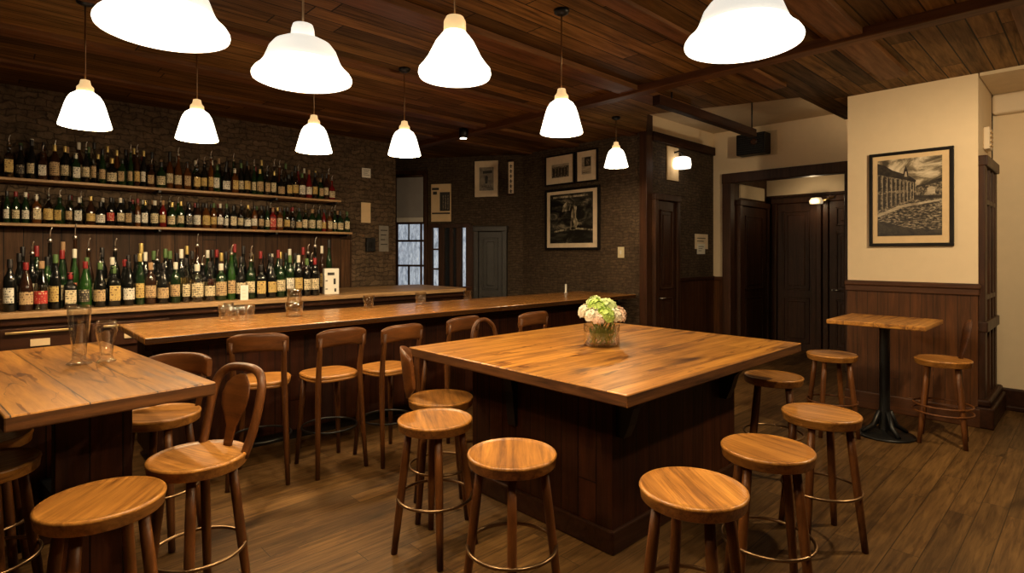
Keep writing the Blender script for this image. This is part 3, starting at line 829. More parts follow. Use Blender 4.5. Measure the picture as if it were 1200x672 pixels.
o = hang(pendant_big, .36, 1290, 60, 3.3, 'added unseen white pendant beyond the right edge, brightening the pillar', 170 * KS, GB, -.04)  # added out-of-frame pendant that brightens the pillar and alcove
cl = empty('added_hall_light', (7.95, 2.12, 3.62))  # added light, hidden from the camera, to brighten the hall
MB().lathe([(.16, 0), (.17, -.015), (.16, -.03)], 28).build('mounting_ring', M['brass'], cl)
MB().lathe([(.15, -.028), (.14, -.06), (.09, -.085), (.02, -.095)], 28).build('lamp_glass', M['shade'], cl)
tag(cl, 'added unseen round ceiling light brightening the small hall before the wide opening', 'lamp')
ld = bpy.data.lights.new('bulb_light', 'POINT'); ld.energy = 20; ld.color = WARM; ld.shadow_soft_size = .06
lo = bpy.data.objects.new('bulb_light', ld); col.objects.link(lo); lo.parent = cl; lo.location = (0, 0, -.18)
# ------------------------------------------------------------------ the bar
bar = empty('bar_counter', (0, 0, 0))
tag(bar, 'long wooden bar counter with a glossy oak top and dark boarded front', 'bar')
MB().box(.80, 6.68, 4.50, 5.52, 1.02, 1.07, .010, 3).build('bar_top', M['bar_top'], bar)
MB().box(.92, 6.62, 4.88, 5.44, .10, 1.021).build('bar_front', M['panel_x'], bar)
MB().box(.98, 6.60, 4.94, 5.42, 0, .101).build('plinth', M['black'], bar)
MB().box(.86, 6.66, 4.80, 4.87, .93, 1.021, .008).build('top_rail', M['darkwood_h'], bar)

bc = empty('back_counter', (0, 0, 0))
tag(bc, 'dark back counter with a worn pale top carrying the lowest row of bottles', 'counter')
BCZ = 1.155
MB().box(-1.6, 5.04, 6.18, 7.50, BCZ - .05, BCZ, .008).build('worktop', M['shelf'], bc)
MB().box(-1.6, 5.0, 6.26, 7.48, .08, BCZ - .049).build('body', M['darkwood_h'], bc)
MB().box(-1.6, 4.95, 6.34, 7.48, 0, .081).build('plinth', M['black'], bc)
MB().box(-1.6, 5.02, 6.215, 6.27, BCZ - .115, BCZ - .049, .015).build('cornice', M['darkwood_h'], bc)
MB().box(4.96, 5.06, 6.17, 6.27, .5, BCZ + .02, .006).build('end_post', M['darkwood'], bc)
for k in range(3):
    x0 = -.62 + k * .66
    d = MB().box(x0, x0 + .62, 6.235, 6.27, .80, 1.02, .008).build('drawer', M['darkwood_h'], bc)
    hx = MB(); hx.tube([(x0 + .12, 6.24, .985), (x0 + .12, 6.205, .985)], .007); hx.tube([(x0 + .5, 6.24, .985), (x0 + .5, 6.205, .985)], .007); hx.box(x0 + .09, x0 + .53, 6.195, 6.21, .975, .995, .003)
    hx.build('handle', M['brass'], d)
    MB().box(x0 + .25, x0 + .38, 6.224, 6.238, .86, .92, .003).build('card_holder', M['mat2'], d)

MB_ = MB().box(LX0, 3.92, BW - .05, BW + .01, BCZ - .6, 1.93)
struct('wall_boards', MB_, M['backwall_boards'])

def shelf(x1, z, label):
    o = empty('bottle_shelf', (0, BW, z))
    MB().box(-1.6, x1, -.31, -.052 if z < 2 else 0, -.028, 0, .004).build('board', M['shelf'], o)
    for x in (.05, 1.45, 2.75, x1 - .06):
        b = MB(); b.box(x - .012, x + .012, -.29, -.06 if z < 2 else -.0, -.052, -.027); b.prism([(x - .008, -.055, -.052), (x - .008, -.26, -.052), (x - .008, -.055, -.062)], (.016, 0, 0))
        b.build('bracket', M['black'], o)
    tag(o, label, 'shelf', 'bottle shelves on the stone wall'); return o
Z1, Z2 = 2.39, 1.947
shelf(3.63, Z1, 'upper pale wooden shelf crowded with bottles on the stone wall')
shelf(3.80, Z2, 'lower pale wooden shelf crowded with bottles on the stone wall')

# ------------------------------------------------------------------ bottles
G = {
 'black': plain('black_bottle_glass', (.006, .006, .005), .09),
 'green': plain('dark_green_bottle_glass', (.008, .022, .007), .09),
 'amber': plain('amber_bottle_glass', (.075, .024, .005), .09),
 'bright green': plain('green_bottle_glass', (.014, .05, .008), .1),
 'red': plain('red_bottle_glass', (.13, .008, .007), .12),
 'clear': glass('clear_bottle_glass', (.55, .54, .48), .05),
 'brown': plain('brown_bottle_glass', (.025, .010, .005), .09),
}
LB = {
 'cream': paper('cream_bottle_label', (.74, .62, .38), (.07, .05, .03), .5),
 'white': paper('white_bottle_label', (.82, .77, .64), (.05, .05, .05), .46),
 'tan': paper('tan_bottle_label', (.55, .38, .19), (.08, .04, .02), .48),
 'gold': paper('gold_bottle_label', (.60, .42, .13), (.12, .05, .02), .45),
 'red': paper('red_bottle_label', (.45, .025, .02), (.7, .55, .3), .42),
 'dark': paper('dark_bottle_label', (.05, .04, .03), (.6, .5, .32), .45),
}
CP = {
 'red': plain('red_capsule', (.20, .012, .012), .4), 'black': plain('black_capsule', (.012, .01, .01), .4), 'gold': plain('gold_capsule', (.62, .45, .15), .35, .6),
 'white': plain('white_capsule', (.66, .62, .5), .45), 'green': plain('green_capsule', (.07, .13, .035), .5), 'brown': plain('cork_stopper', (.32, .19, .09), .7),
}
# shape: name, profile(radius,height), neck z where the cap starts, label z range, section exponent
SH = {
 'tall': ('wine_bottle', [(.034, 0), (.038, .006), (.038, .19), (.034, .215), (.020, .240), (.0145, .258), (.0135, .315), (.0150, .317), (.0150, .326), (.012, .327)], .272, (.055, .15), 2),
 'sloping': ('wine_bottle', [(.036, 0), (.041, .006), (.041, .15), (.037, .18), (.027, .215), (.018, .25), (.0145, .27), (.0140, .315), (.0155, .317), (.0155, .325), (.012, .326)], .278, (.045, .13), 2),
 'slender': ('liquor_bottle', [(.028, 0), (.031, .006), (.030, .20), (.024, .235), (.014, .265), (.0125, .34), (.0145, .342), (.0145, .352), (.011, .353)], .30, (.05, .15), 2),
 'squat': ('liquor_bottle', [(.044, 0), (.050, .008), (.050, .125), (.045, .155), (.026, .175), (.0165, .19), (.016, .235), (.019, .237), (.019, .252), (.015, .253)], .205, (.03, .115), 2),
 'square': ('liquor_bottle', [(.036, 0), (.040, .006), (.040, .16), (.036, .178), (.020, .192), (.0165, .20), (.016, .255), (.018, .257), (.018, .268), (.014, .27)], .222, (.04, .14), 6),
 'round shouldered': ('liquor_bottle', [(.040, 0), (.045, .006), (.046, .09), (.046, .15), (.041, .185), (.028, .21), (.0175, .225), (.016, .275), (.018, .277), (.018, .289), (.014, .29)], .24, (.04, .15), 2),
}
meshes = {}
def bottle_protos():
    for k, (nm, prof, cz, (l0, l1), n) in SH.items():
        b = MB().lathe([(r, z) for r, z in prof], 20, n=n)
        o = b.build(nm, G['black']); meshes[k, 'body'] = o.data; bpy.data.objects.remove(o)
        # label wraps the front
        rmax = max(r for r, z in prof if l0 <= z <= l1) if any(l0 <= z <= l1 for r, z in prof) else max(r for r, z in prof)
        rr = max(r for r, z in prof) + .0012
        mb = MB()
        A = 62 if n == 2 else 40
        rings = []
        for z in (l0, l1):
            ro, ri = [], []
            for i in range(11):
                a = R(-90 - A + 2 * A * i / 10)
                ca, sa = math.cos(a), math.sin(a)
                q = 1 if n == 2 else (abs(ca) ** n + abs(sa) ** n) ** (-1 / n)
                ro.append((rr * q * ca, rr * q * sa, z)); ri.append(((rr - .002) * q * ca, (rr - .002) * q * sa, z))
            rings.append(ro + ri[::-1])
        mb.loft(rings, smooth=False)
        o = mb.build('label', LB['cream']); meshes[k, 'label'] = o.data; bpy.data.objects.remove(o)
        ztop = prof[-1][1]
        mb = MB().lathe([(.0165, ztop - .012), (.0165, ztop + .006), (.009, ztop + .010), (.004, ztop + .014)], 12)
        mb.tube([(0, 0, ztop + .008), (0, 0, ztop + .035), (.004, -.004, ztop + .055), (.012, -.012, ztop + .068)], [.0055, .005, .0045, .004], 8)
        o = mb.build('spout', M['steel']); meshes[k, 'spout'] = o.data; bpy.data.objects.remove(o)
        rn = max(r for r, z in prof if z >= cz) if any(z >= cz for r, z in prof) else .016
        o = MB().lathe([(rn + .0006, cz), (rn + .0014, cz + .004), (rn + .0014, ztop - .002), (rn + .001, ztop + .003), (.004, ztop + .004)], 14).build('cap', CP['red']); meshes[k, 'cap'] = o.data; bpy.data.objects.remove(o)
bottle_protos()
vcache = {}
def variant(mesh, m):
    key = (mesh.name, m.name)
    if key not in vcache:
        c = mesh.copy(); c.materials.clear(); c.materials.append(m); vcache[key] = c
    return vcache[key]
def add_bottle(shape, gcol, lcol, ccol, loc, rot, s, label, group):
    nm = SH[shape][0]
    o = bpy.data.objects.new(nm, variant(meshes[shape, 'body'], G[gcol])); col.objects.link(o)
    o.location = (loc[0], loc[1], loc[2] + .0008); o.rotation_euler = (0, 0, rot); o.scale = s
    tag(o, label, 'bottle', group)
    for part, m in (('label', LB[lcol]), ('spout' if ccol == 'steel spout' else 'cap', M['steel'] if ccol == 'steel spout' else CP[ccol])):
        c = bpy.data.objects.new(part, variant(meshes[shape, part], m)); col.objects.link(c); c.parent = o
    return o
def ordinal(n):
    return '%d%s' % (n, 'th' if 10 <= n % 100 <= 20 else {1: 'st', 2: 'nd', 3: 'rd'}.get(n % 10, 'th'))
def row(x0, x1, y, z, pitch, shapes, cols, hs, where, group, slim=.86, seed=1, maxh=None):
    rnd = random.Random(seed)
    x = x0; n = 0
    while x < x1:
        sh = rnd.choice(shapes)
        r = max(p[0] for p in SH[sh][1]); h0 = SH[sh][1][-1][1]
        s = rnd.uniform(*hs); sz = s * rnd.uniform(.92, 1.14)
        if maxh: sz = min(sz, maxh / (h0 + .075))
        rr = r * s * slim * (1.1 if sh == 'square' else 1.0)
        if x + 2 * rr > x1 + .02: break
        n += 1
        g = rnd.choice(cols); l = rnd.choice(['cream'] * 6 + ['white'] * 4 + ['tan'] * 3 + ['gold'] * 3 + ['red', 'dark'])
        c = rnd.choice(['black'] * 6 + ['gold'] * 2 + ['red'] * 2 + ['white', 'white', 'green', 'brown'] + ['steel spout'] * 4)
        xx = x + rr + rnd.uniform(0, .005)
        lab = '%s %s glass bottle, %s label, %s, %s from left %s' % (sh, g, l, c if 'spout' in c else c + ' top', ordinal(n), where)
        add_bottle(sh, g, l, c, (xx, y + rnd.uniform(-.012, .012), z), R(rnd.uniform(-38, 8)), (s * slim, s * slim, sz), lab, group)
        x = xx + rr + pitch + rnd.uniform(0, .008)
    return n
ALLS = ['tall', 'tall', 'sloping', 'slender', 'slender', 'squat', 'square', 'square', 'round shouldered']
WINE = ['tall', 'tall', 'sloping', 'sloping', 'slender', 'round shouldered', 'square']
MIX = ['black'] * 4 + ['green'] * 3 + ['brown'] * 3 + ['amber'] * 3 + ['clear'] * 2 + ['red']
DRK = ['black'] * 8 + ['green'] * 3 + ['brown'] * 2 + ['bright green', 'clear']
XA = on_y(3, 200, BW - .25).x
row(XA, 3.60, BW - .245, Z1, .002, ALLS, MIX, (1.0, 1.13), 'along top shelf front', 'bottles on the top shelf', seed=11)
row(XA + .10, 3.60, BW - .105, Z1, .012, ['tall', 'slender', 'slender', 'sloping'], MIX, (1.05, 1.18), 'along top shelf back', 'bottles on the top shelf', seed=12)
row(XA, 3.77, BW - .245, Z2, .002, ALLS, MIX, (1.0, 1.15), 'along second shelf front', 'bottles on the second shelf', seed=13, maxh=.372)
row(XA + .06, 3.77, BW - .11, Z2, .016, ['tall', 'slender', 'sloping'], DRK, (1.0, 1.15), 'along second shelf back', 'bottles on the second shelf', seed=14, maxh=.372)
XB = on_y(3, 340, 6.40).x
row(XB, 2.93, 6.34, BCZ, -.002, WINE, DRK, (1.24, 1.36), 'along counter front', 'bottles on the back counter', seed=15, slim=.96)
row(XB + .07, 2.93, 6.48, BCZ, .004, WINE, DRK, (1.34, 1.5), 'along counter middle', 'bottles on the back counter', seed=17, slim=.8)
row(XB + .1, 3.2, 6.62, BCZ, .012, ['tall', 'slender', 'slender', 'sloping'], DRK, (1.5, 1.66), 'along counter back', 'bottles on the back counter', seed=16, slim=.72)

# white carton and card on the counter
o = empty('carton', (3.06, 6.42, BCZ + .0008), R(-12))
MB().box(-.085, .085, -.05, .05, 0, .31, .004).build('box', M['white_card'], o)
mk = MB(); mk.box(-.05, .03, -.054, -.049, .23, .262); mk.box(.02, .045, -.054, -.049, .12, .19); mk.box(-.075, -.05, -.054, -.049, .16, .17); mk.box(-.075, -.05, -.054, -.049, .06, .07); mk.box(.03, .05, -.054, -.049, .03, .07)
mk.build('printed_mark', M['ink'], o)
tag(o, 'white carton with black marks at the right end of the back counter', 'carton')
c = on_z(283, 351, BCZ)
o = empty('table_card', (c.x, 6.255, BCZ + .0008), R(-25))
MB().prism([(-.037, -.02, 0), (-.037, .02, 0), (-.037, 0, .155)], (.074, 0, 0)).build('card', M['white_card'], o)
mk = MB()
for k in range(3): mk.box(-.02, .02 - .005 * k, -.0172 + .0045 * k, -.0125 + .0045 * k, .03 + k * .035, .036 + k * .035)
mk.build('printed_line', M['mat'], o)
tag(o, 'blank looking white tent card on the front edge of the back counter', 'card')

# ------------------------------------------------------------------ glasses
def tumbler(r, h, taper=.88, th=.0035):
    return [(r * taper * .9, 0), (r * taper, .004), (r, h), (r - th, h), (r * taper - th, .014), (.002, .012)]
def glass_thing(name, prof, loc, label, group, n=2, seg=24):
    o = MB().lathe(prof, seg, n=n).build(name, M['clear'])
    o.location = loc; tag(o, label, 'glass', group); return o
LT = 1.05
pint = [(.036, 0), (.058, .002), (.060, .008), (.040, .018), (.031, .03), (.034, .10), (.048, .21), (.055, .30), (.0545, .318), (.051, .318), (.051, .30), (.0445, .21), (.030, .10), (.026, .045), (.002, .04)]
cup = [(.03, 0), (.046, .002), (.047, .007), (.033, .016), (.028, .028), (.034, .09), (.050, .165), (.052, .19), (.046, .225), (.043, .225), (.049, .19), (.047, .165), (.031, .09), (.024, .04), (.002, .036)]
c1 = on_z(93, 427, LT); c2 = on_z(108, 425, LT)
def beer(name, prof, c, label):
    o = empty(name, c); MB().lathe(prof, 28).build('bowl', M['clear'], o)
    tag(o, label, 'glass', 'footed glasses on the left table'); return o
pa = beer('pint_glass', pint, c1, 'tall flared empty pint glass standing on the left table')
pb = beer('beer_glass', cup, c2 + Vector((.06, -.03, 0)), 'shorter tulip shaped empty glass beside the tall pint glass')
n = 0
spots = ((262, 374), (273, 377), (284, 376), (293, 373), (268, 371))
names = ('leftmost low tumbler in the cluster on the bar', 'low tumbler in front of the bar cluster, left of its middle', 'low tumbler in front of the bar cluster, right of its middle', 'rightmost low tumbler in the cluster on the bar', 'low tumbler at the back of the cluster on the bar')
for (px, py), l in zip(spots, names):
    c = on_z(px, py, 1.07); glass_thing('tumbler', tumbler(.042, .125), c, l, 'tumblers clustered on the bar')
c = on_z(345, 371, 1.07)
glass_thing('rocks_glass', tumbler(.078, .13, .92), c, 'wide lower glass of the stacked pair on the bar', 'stacked glasses on the bar')
glass_thing('rocks_glass', tumbler(.066, .125, .92), c + Vector((0, 0, .1315)), 'upper glass of the stacked pair on the bar', 'stacked glasses on the bar')
c = on_z(432, 361, 1.07); glass_thing('rocks_glass', tumbler(.06, .13, .8), c, 'lone clear tumbler on the bar behind the second bar stool', 'tumblers along the bar')
c = on_z(493, 357, 1.07); glass_thing('rocks_glass', tumbler(.062, .135, .95), c, 'lone clear tumbler on the bar below the dim window', 'tumblers along the bar')
c = on_z(548, 352, 1.07); glass_thing('rocks_glass', tumbler(.05, .12, .95), c, 'small clear tumbler on the bar by the end of the back counter', 'tumblers along the bar')
c = on_z(663, 344, 1.07)
o = empty('bar_candle', c)
MB().lathe([(.022, 0), (.022, .012), (.014, .02), (.014, .13), (.006, .135)], 14).build('candle', M['white_card'], o)
MB().lathe([(.045, 0), (.05, .004), (.05, .012), (.03, .014)], 16).build('dish', M['steel'], o)
tag(o, 'slim pale candle standing near the far end of the bar', 'candle')

# ------------------------------------------------------------------ tables
isl = empty('island_table', (0, 0, 0))
tag(isl, 'large square oak topped island table with a dark boarded base', 'table')
IX0, IX1, IY0, IY1, IZ = 2.14, 4.30, 1.49, 3.30, 1.0
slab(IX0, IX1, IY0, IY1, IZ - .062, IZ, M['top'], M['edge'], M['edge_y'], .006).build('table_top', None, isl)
bx0, bx1, by0, by1 = 2.50, 3.98, 1.84, 3.04
b = MB(); b.mat(M['panel_x']); b.box(bx0, bx1, by0, by1, .12, IZ - .061)
for f in b.bm.faces:
    if abs(f.normal.x) > .5 or abs(f.calc_center_median().x - bx0) < .01 or abs(f.calc_center_median().x - bx1) < .01:
        if M['panel_y'] not in b.mats: b.mats.append(M['panel_y'])
        f.material_index = b.mats.index(M['panel_y'])
b.build('base', None, isl)
MB().box(bx0 - .02, bx1 + .02, by0 - .02, by1 + .02, 0, .13, .01).build('plinth', M['darkwood_h'], isl)
for z, n_ in ((IZ - .13, 'top_rail'),):
    MB().box(bx0 - .015, bx1 + .015, by0 - .015, by1 + .015, z, IZ - .0615, .006).build(n_, M['darkwood_h'], isl)
for (x, y, dx, dy, L, D) in ((bx0, 2.62, -1, 0, .08, .40), (bx0 + .07, by0, 0, -1, .20, .30), (bx1 - .2, by0, 0, -1, .20, .30)):  # first entry is a flat black strip standing for a dark gap
    k = MB(); t = .07
    T = IZ - .0625
    prof = [(0, T), (L, T), (L, T - .05), (L * .8, T - .08), (L * .55, T - D * .45), (L * .42, T - D * .75), (L * .25, T - D), (0, T - D)]
    if dx: k.prism([(x + dx * a, y - t / 2, z) for a, z in prof], (0, t, 0))
    else: k.prism([(x - t / 2, y + dy * a, z) for a, z in prof], (t, 0, 0))
    k.build('bracket', M['black'], isl)

lt = empty('high_table', (.79, 2.84, 0), R(5.9))
tag(lt, 'thick oak plank high table on the left with two glasses on it', 'table')
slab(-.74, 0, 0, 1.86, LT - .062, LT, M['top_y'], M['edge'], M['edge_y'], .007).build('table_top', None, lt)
for y in (.42, 1.36):
    MB().box(-.52, -.22, y, y + .06, .08, LT - .061, .006).build('end_panel', M['panel_x'], lt)
    MB().box(-.52, -.22, y - .05, y + .11, 0, .081, .008).build('foot', M['darkwood_h'], lt)
MB().box(-.42, -.34, .47, 1.37, .25, .36, .006).build('stretcher', M['black'], lt)
MB().box(-.44, -.32, .44, 1.40, LT - .14, LT - .061, .006).build('top_rail', M['black'], lt)

st = empty('pedestal_table', (5.94, 1.35, 0), 0)
tag(st, 'small square pedestal table with oak top and black post by the pillar', 'table')
MB().box(-.37, .37, -.37, .37, LT - .04, LT, .007).build('table_top', M['top'], st)
MB().lathe([(.06, .03), (.055, .06), (.042, .10), (.042, LT - .10), (.05, LT - .07), (.14, LT - .041)], 24).build('post', M['black'], st)
pb_ = MB(); pb_.lathe([(.235, 0), (.24, .012), (.22, .022), (.08, .035), (.05, .06)], 36)
for k in range(4):
    a = PI / 4 + k * PI / 2
    pb_.tube([(.05 * math.cos(a), .05 * math.sin(a), .22), (.10 * math.cos(a), .10 * math.sin(a), .09), (.20 * math.cos(a), .20 * math.sin(a), .03)], [.02, .024, .018], 8)
pb_.build('base_plate', M['black'], st)

# ------------------------------------------------------------------ stools and chairs
SH_ = .73
def seat_round(parent, r=.205, z=SH_, m=None):
    prof = [(r * .80, z - .056), (r * .955, z - .055), (r * .98, z - .050), (r * 1.0, z - .016), (r * 1.012, z - .013), (r * 1.014, z - .008), (r * 1.004, z - .003), (r * .985, z), (r * .955, z + .0002), (r * .94, z - .0025), (r * .8, z - .004), (r * .4, z - .006)]
    return MB().lathe(prof, 48).build('seat', m or M['seat'], parent)
def leg(parent, a, r_top, r_bot, z_top=SH_ - .055, rad=.021, m=None):
    d = Vector((math.cos(a), math.sin(a), 0)); 
    p0 = d * r_top + Vector((0, 0, z_top)); p1 = d * r_bot
    pts = [p0.lerp(p1, q) for q in (0, .25, .5, .75, 1)]
    return MB().tube(pts, [rad * .95, rad * 1.06, rad * 1.05, rad * .96, rad * .82], 10).build('leg', m or M['leg'], parent)
def make_stool(ring=M['bronze'], seat_m=None, leg_m=None):
    o = empty('bar_stool')
    seat_round(o, m=seat_m)
    for k in range(4): leg(o, k * PI / 2, .145, .225, m=leg_m)
    z = .30; rr = .145 + (.225 - .145) * (1 - z / (SH_ - .055))
    MB().torus((0, 0, z), rr + .016, .0085).build('foot_ring', ring, o)
    return o
proto = make_stool()
first = [True]
def stool(x, y, rot, label, group, p=None):
    if p is None: p = proto
    if p.get('used'): o = copy_tree(p)
    else: o = p; p['used'] = 1
    if 'used' in o.keys() and o is not p: del o['used']
    o.location = (x, y, 0); o.rotation_euler = (0, 0, rot)
    tag(o, label, 'stool', group); return o
def at(px, py, z=SH_): 
    v = on_z(px, py, z); return v.x, v.y
VIEW = math.atan2(-.7257, -.6879)     # towards the camera
GI = 'backless stools at the island table'
GL = 'seats at the left table'
GR = 'seats at the pedestal table'
stool(*at(600, 530), VIEW + .0, 'backless round stool nearest the camera before the left face of the island', GI)
stool(*at(510, 490), VIEW + .25, 'backless round stool in front of the curved back chair', GI)
stool(*at(812, 570), VIEW + .1, 'backless round stool nearest the camera on the right side of the island', GI)
stool(*at(899, 524), VIEW + .55, 'backless round stool just behind the nearest one right of the island', GI)
stool(*at(962, 483), VIEW + .75, 'backless round stool third from the camera on the right of the island', GI)
stool(*at(906, 440), VIEW + .3, 'dark backless stool behind the others at the far right corner of the island', GI)
stool(*at(120, 583), VIEW + .1, 'backless round stool in the lower left at the near end of the left table', GL)
stool(*at(-23, 543), VIEW - .5, 'backless stool cut by the left edge, nearer of the two', GL)
stool(*at(-24, 512), VIEW - .2, 'backless stool cut by the left edge, further under the left table', GL)
wr = make_stool(ring=M['leg'])
stool(5.66, 1.70, VIEW + .65, 'backless stool left of the pedestal table post', GR, wr)

def arc_plate(c, Rr, a0, a1, zf0, zf1, th, n=14, lean=0.0):
    rings = []
    for i in range(n + 1):
        q = i / n; a = a0 + (a1 - a0) * q
        z0, z1 = zf0(q), zf1(q)
        ring = []
        m = 6
        for rr, zs in ((Rr - th / 2, [z0 + (z1 - z0) * j / m for j in range(m + 1)]), (Rr + th / 2, [z1 - (z1 - z0) * j / m for j in range(m + 1)])):
            for j, z in enumerate(zs):
                e = .35 if j in (0, m) else 0
                rad = rr + (Rr - rr) * e + lean * (z - SH_)
                ring.append((c[0] + rad * math.cos(a), c[1] + rad * math.sin(a), z))
        rings.append(ring)
    return MB().loft(rings)
def make_bar_chair(narrow=False):
    # faces +y, backrest at -y
    o = empty('bar_chair')
    z = SH_
    prof = [(.17, z - .05), (.192, z - .047), (.198, z - .030), (.190, z - .028), (.198, z - .022), (.201, z - .010), (.192, z - .001), (.17, z), (.08, z - .006)]
    MB().lathe(prof, 44, n=3.0).build('seat', M['seat'], o)
    for s in (-1, 1):
        MB().tube([(s * .135, .135, z - .045), (s * .15, .155, .45), (s * .175, .19, .0)], [.02, .021, .016]).build('leg', M['chair'], o)
        pts = [(s * .195, -.235, 0), (s * .18, -.205, .35), (s * .168, -.185, .68), (s * .165, -.190, .80), (s * .168, -.215, .93), (s * .172, -.235, 1.03)]
        MB().tube(pts, [.016, .020, .0215, .020, .018, .016], 10).build('leg', M['chair'], o)
    arc_plate((0, .17), .415, R(-90 - 27), R(-90 + 27), lambda q: .945 + .02 * (1 - abs(2 * q - 1) ** 2), lambda q: 1.055 + .035 * (1 - abs(2 * q - 1) ** 4), .028, lean=.05).build('backrest', M['rail'], o)
    MB().torus((0, -.015, .31), .205, .008).build('foot_ring', M['black'], o)
    return o
bch = make_bar_chair()
GBAR = 'chairs along the bar'
def chair(p, x, y, rot, label, group):
    o = stool(x, y, rot, label, group, p); o['category'] = 'chair'; return o
chair(bch, 1.50, 4.28, R(-25), 'high chair with a curved top rail at the left end of the bar, turned sideways', GBAR)
chair(bch, 1.96, 4.15, 0, 'high chair with a curved top rail, second from the left end of the bar', GBAR)
chair(bch, 2.40, 4.03, R(4), 'high chair with a curved top rail, third from the left end of the bar', GBAR)
chair(bch, 3.10, 4.14, R(5), 'high chair at the bar showing only its top rail over the island corner', GBAR)
chair(bch, 3.86, 3.99, R(0), 'high chair furthest along the bar, its rail seen left of the flowers', GBAR)

def make_round_back():
    o = empty('bar_chair')
    seat_round(o, m=M['seat'])
    for k in range(4): leg(o, PI / 4 + k * PI / 2, .14, .215, m=M['chair'])
    z = .30
    MB().torus((0, 0, z), .197, .008).build('foot_ring', M['bronze'], o)
    return o
# rail-backed stool at the far right side of the left table
c1_ = make_round_back()
for s in (-1, 1): MB().tube([(s * .13, -.15, SH_ - .03), (s * .14, -.19, .86), (s * .15, -.215, 1.0)], [.018, .016, .014]).build('post', M['chair'], c1_)
arc_plate((0, .10), .32, R(-90 - 36), R(-90 + 36), lambda q: .90 + .015 * (1 - abs(2 * q - 1) ** 2), lambda q: 1.005 + .03 * (1 - abs(2 * q - 1) ** 3), .03, lean=.05).build('backrest', M['rail'], c1_)
chair(c1_, .745, 3.74, R(138), 'low backed stool behind the left table, its curved rail above the table edge', GL)
# hoop and spoon splat chair
c2_ = make_round_back()
hp = []
for i in range(17):
    q = i / 16; a = PI * q
    x = -.165 * math.cos(a); 
    if q < .0: pass
    hp.append((x, 0, 0))
pts = [(-.150, -.12, SH_ - .03), (-.165, -.16, .82), (-.170, -.19, .94), (-.155, -.215, 1.03), (-.10, -.235, 1.075), (0, -.245, 1.085), (.10, -.235, 1.075), (.155, -.215, 1.03), (.170, -.19, .94), (.165, -.16, .82), (.150, -.12, SH_ - .03)]
def smooth_pts(p, k=4):
    p = [Vector(v) for v in p]; out = []
    for i in range(len(p) - 1):
        p0, p1, p2, p3 = p[max(i - 1, 0)], p[i], p[i + 1], p[min(i + 2, len(p) - 1)]
        for j in range(k):
            t = j / k
            out.append(.5 * ((2 * p1) + (p2 - p0) * t + (2 * p0 - 5 * p1 + 4 * p2 - p3) * t * t + (3 * p1 - p0 - 3 * p2 + p3) * t ** 3))
    out.append(p[-1]); return out
sp = smooth_pts(pts)
MB().tube(sp, .021, 12).build('hoop', M['chair'], c2_)
spl = MB(); rings = []
for q, w in ((0, .028), (.12, .030), (.28, .034), (.42, .060), (.56, .088), (.72, .098), (.86, .086), (.96, .05), (1.0, .02)):
    z = SH_ - .012 + q * .335; y = -.150 - .083 * q
    rings.append([(w * math.cos(a) , y + .012 * math.sin(a) + .02 * (math.cos(a) ** 2) * (w / .1), z) for a in [2 * PI * k / 16 for k in range(16)]])
spl.loft(rings); spl.build('splat', M['rail'], c2_)
chair(c2_, .715, 2.84, R(110), 'stool with a hoop back and spoon shaped splat by the left table corner', GL)
# solid curved back chair on the left side of the island
c3_ = make_round_back()
arc_plate((0, .05), .262, R(-90 - 36), R(-90 + 36), lambda q: .735 + .09 * abs(2 * q - 1) ** 2, lambda q: 1.055 - .05 * abs(2 * q - 1) ** 3, .022, n=20, lean=.12).build('backrest', M['rail'], c3_)
chair(c3_, 2.13, 2.91, R(-122), 'chair with a tall solid curved back on the left side of the island', GI)
# thin hoop chair on the far side of the island
c4_ = make_round_back()
pts = [(-.12, -.16, SH_ - .03), (-.13, -.19, .90), (-.11, -.205, 1.03), (-.05, -.215, 1.09), (0, -.217, 1.10), (.05, -.215, 1.09), (.11, -.205, 1.03), (.13, -.19, .90), (.12, -.16, SH_ - .03)]
MB().tube(smooth_pts(pts), .017, 10).build('hoop', M['chair'], c4_)
chair(c4_, 3.0, 3.30, R(180), 'thin hoop backed chair on the bar side of the island, only its hoop showing', GI)
# stool by the pillar with a thin single splat
c5_ = empty('bar_chair')
seat_round(c5_, m=M['seat'])
for k in range(4): leg(c5_, k * PI / 2, .145, .225, m=M['leg'])
for z, rr in ((.27, .216), (.33, .210)): MB().torus((0, 0, z), rr, .008).build('foot_ring', M['leg'], c5_)
spl = MB(); rings = []
for q, w in ((0, .02), (.2, .024), (.45, .036), (.75, .046), (.92, .036), (1.0, .012)):
    z = SH_ - .03 + q * .37; y = -.165 - .09 * q
    rings.append([(w * math.cos(a), y + .011 * math.sin(a), z) for a in [2 * PI * k / 14 for k in range(14)]])
spl.loft(rings); spl.build('splat', M['redwood_h'], c5_)
chair(c5_, 6.09, .95, R(52), 'stool right of the pedestal table with a thin curved splat at its back', GR)

# ------------------------------------------------------------------ vase and flowers on the island
vc = on_z(705, 405, IZ)
vz = IZ
vase = empty('glass_vase', (vc.x, vc.y, vz))
tag(vase, 'short round clear glass vase holding flowers on the island table', 'vase')
rv, hv = .125, .15
MB().lathe([(rv * .9, 0), (rv, .006), (rv, hv - .003), (rv - .002, hv), (rv - .005, hv), (rv - .006, .018), (.002, .016)], 40).build('vase_wall', M['clear'], vase)
bq = empty('flower_bouquet', (vc.x, vc.y, vz + .02))
tag(bq, 'low bouquet of pale pink and green blossoms packed in the glass vase', 'flowers')
pet_m = {k: plain('petal_' + k.replace(' ', '_'), c, .6, Subsurface_Weight=.0) for k, c in (('blush', (.78, .58, .44)), ('cream', (.80, .74, .58)), ('lime', (.42, .58, .12)), ('pale green', (.58, .68, .30)))}
leaf_m = plain('stem_green', (.16, .30, .05), .5, noise=.4)
rnd = random.Random(5)
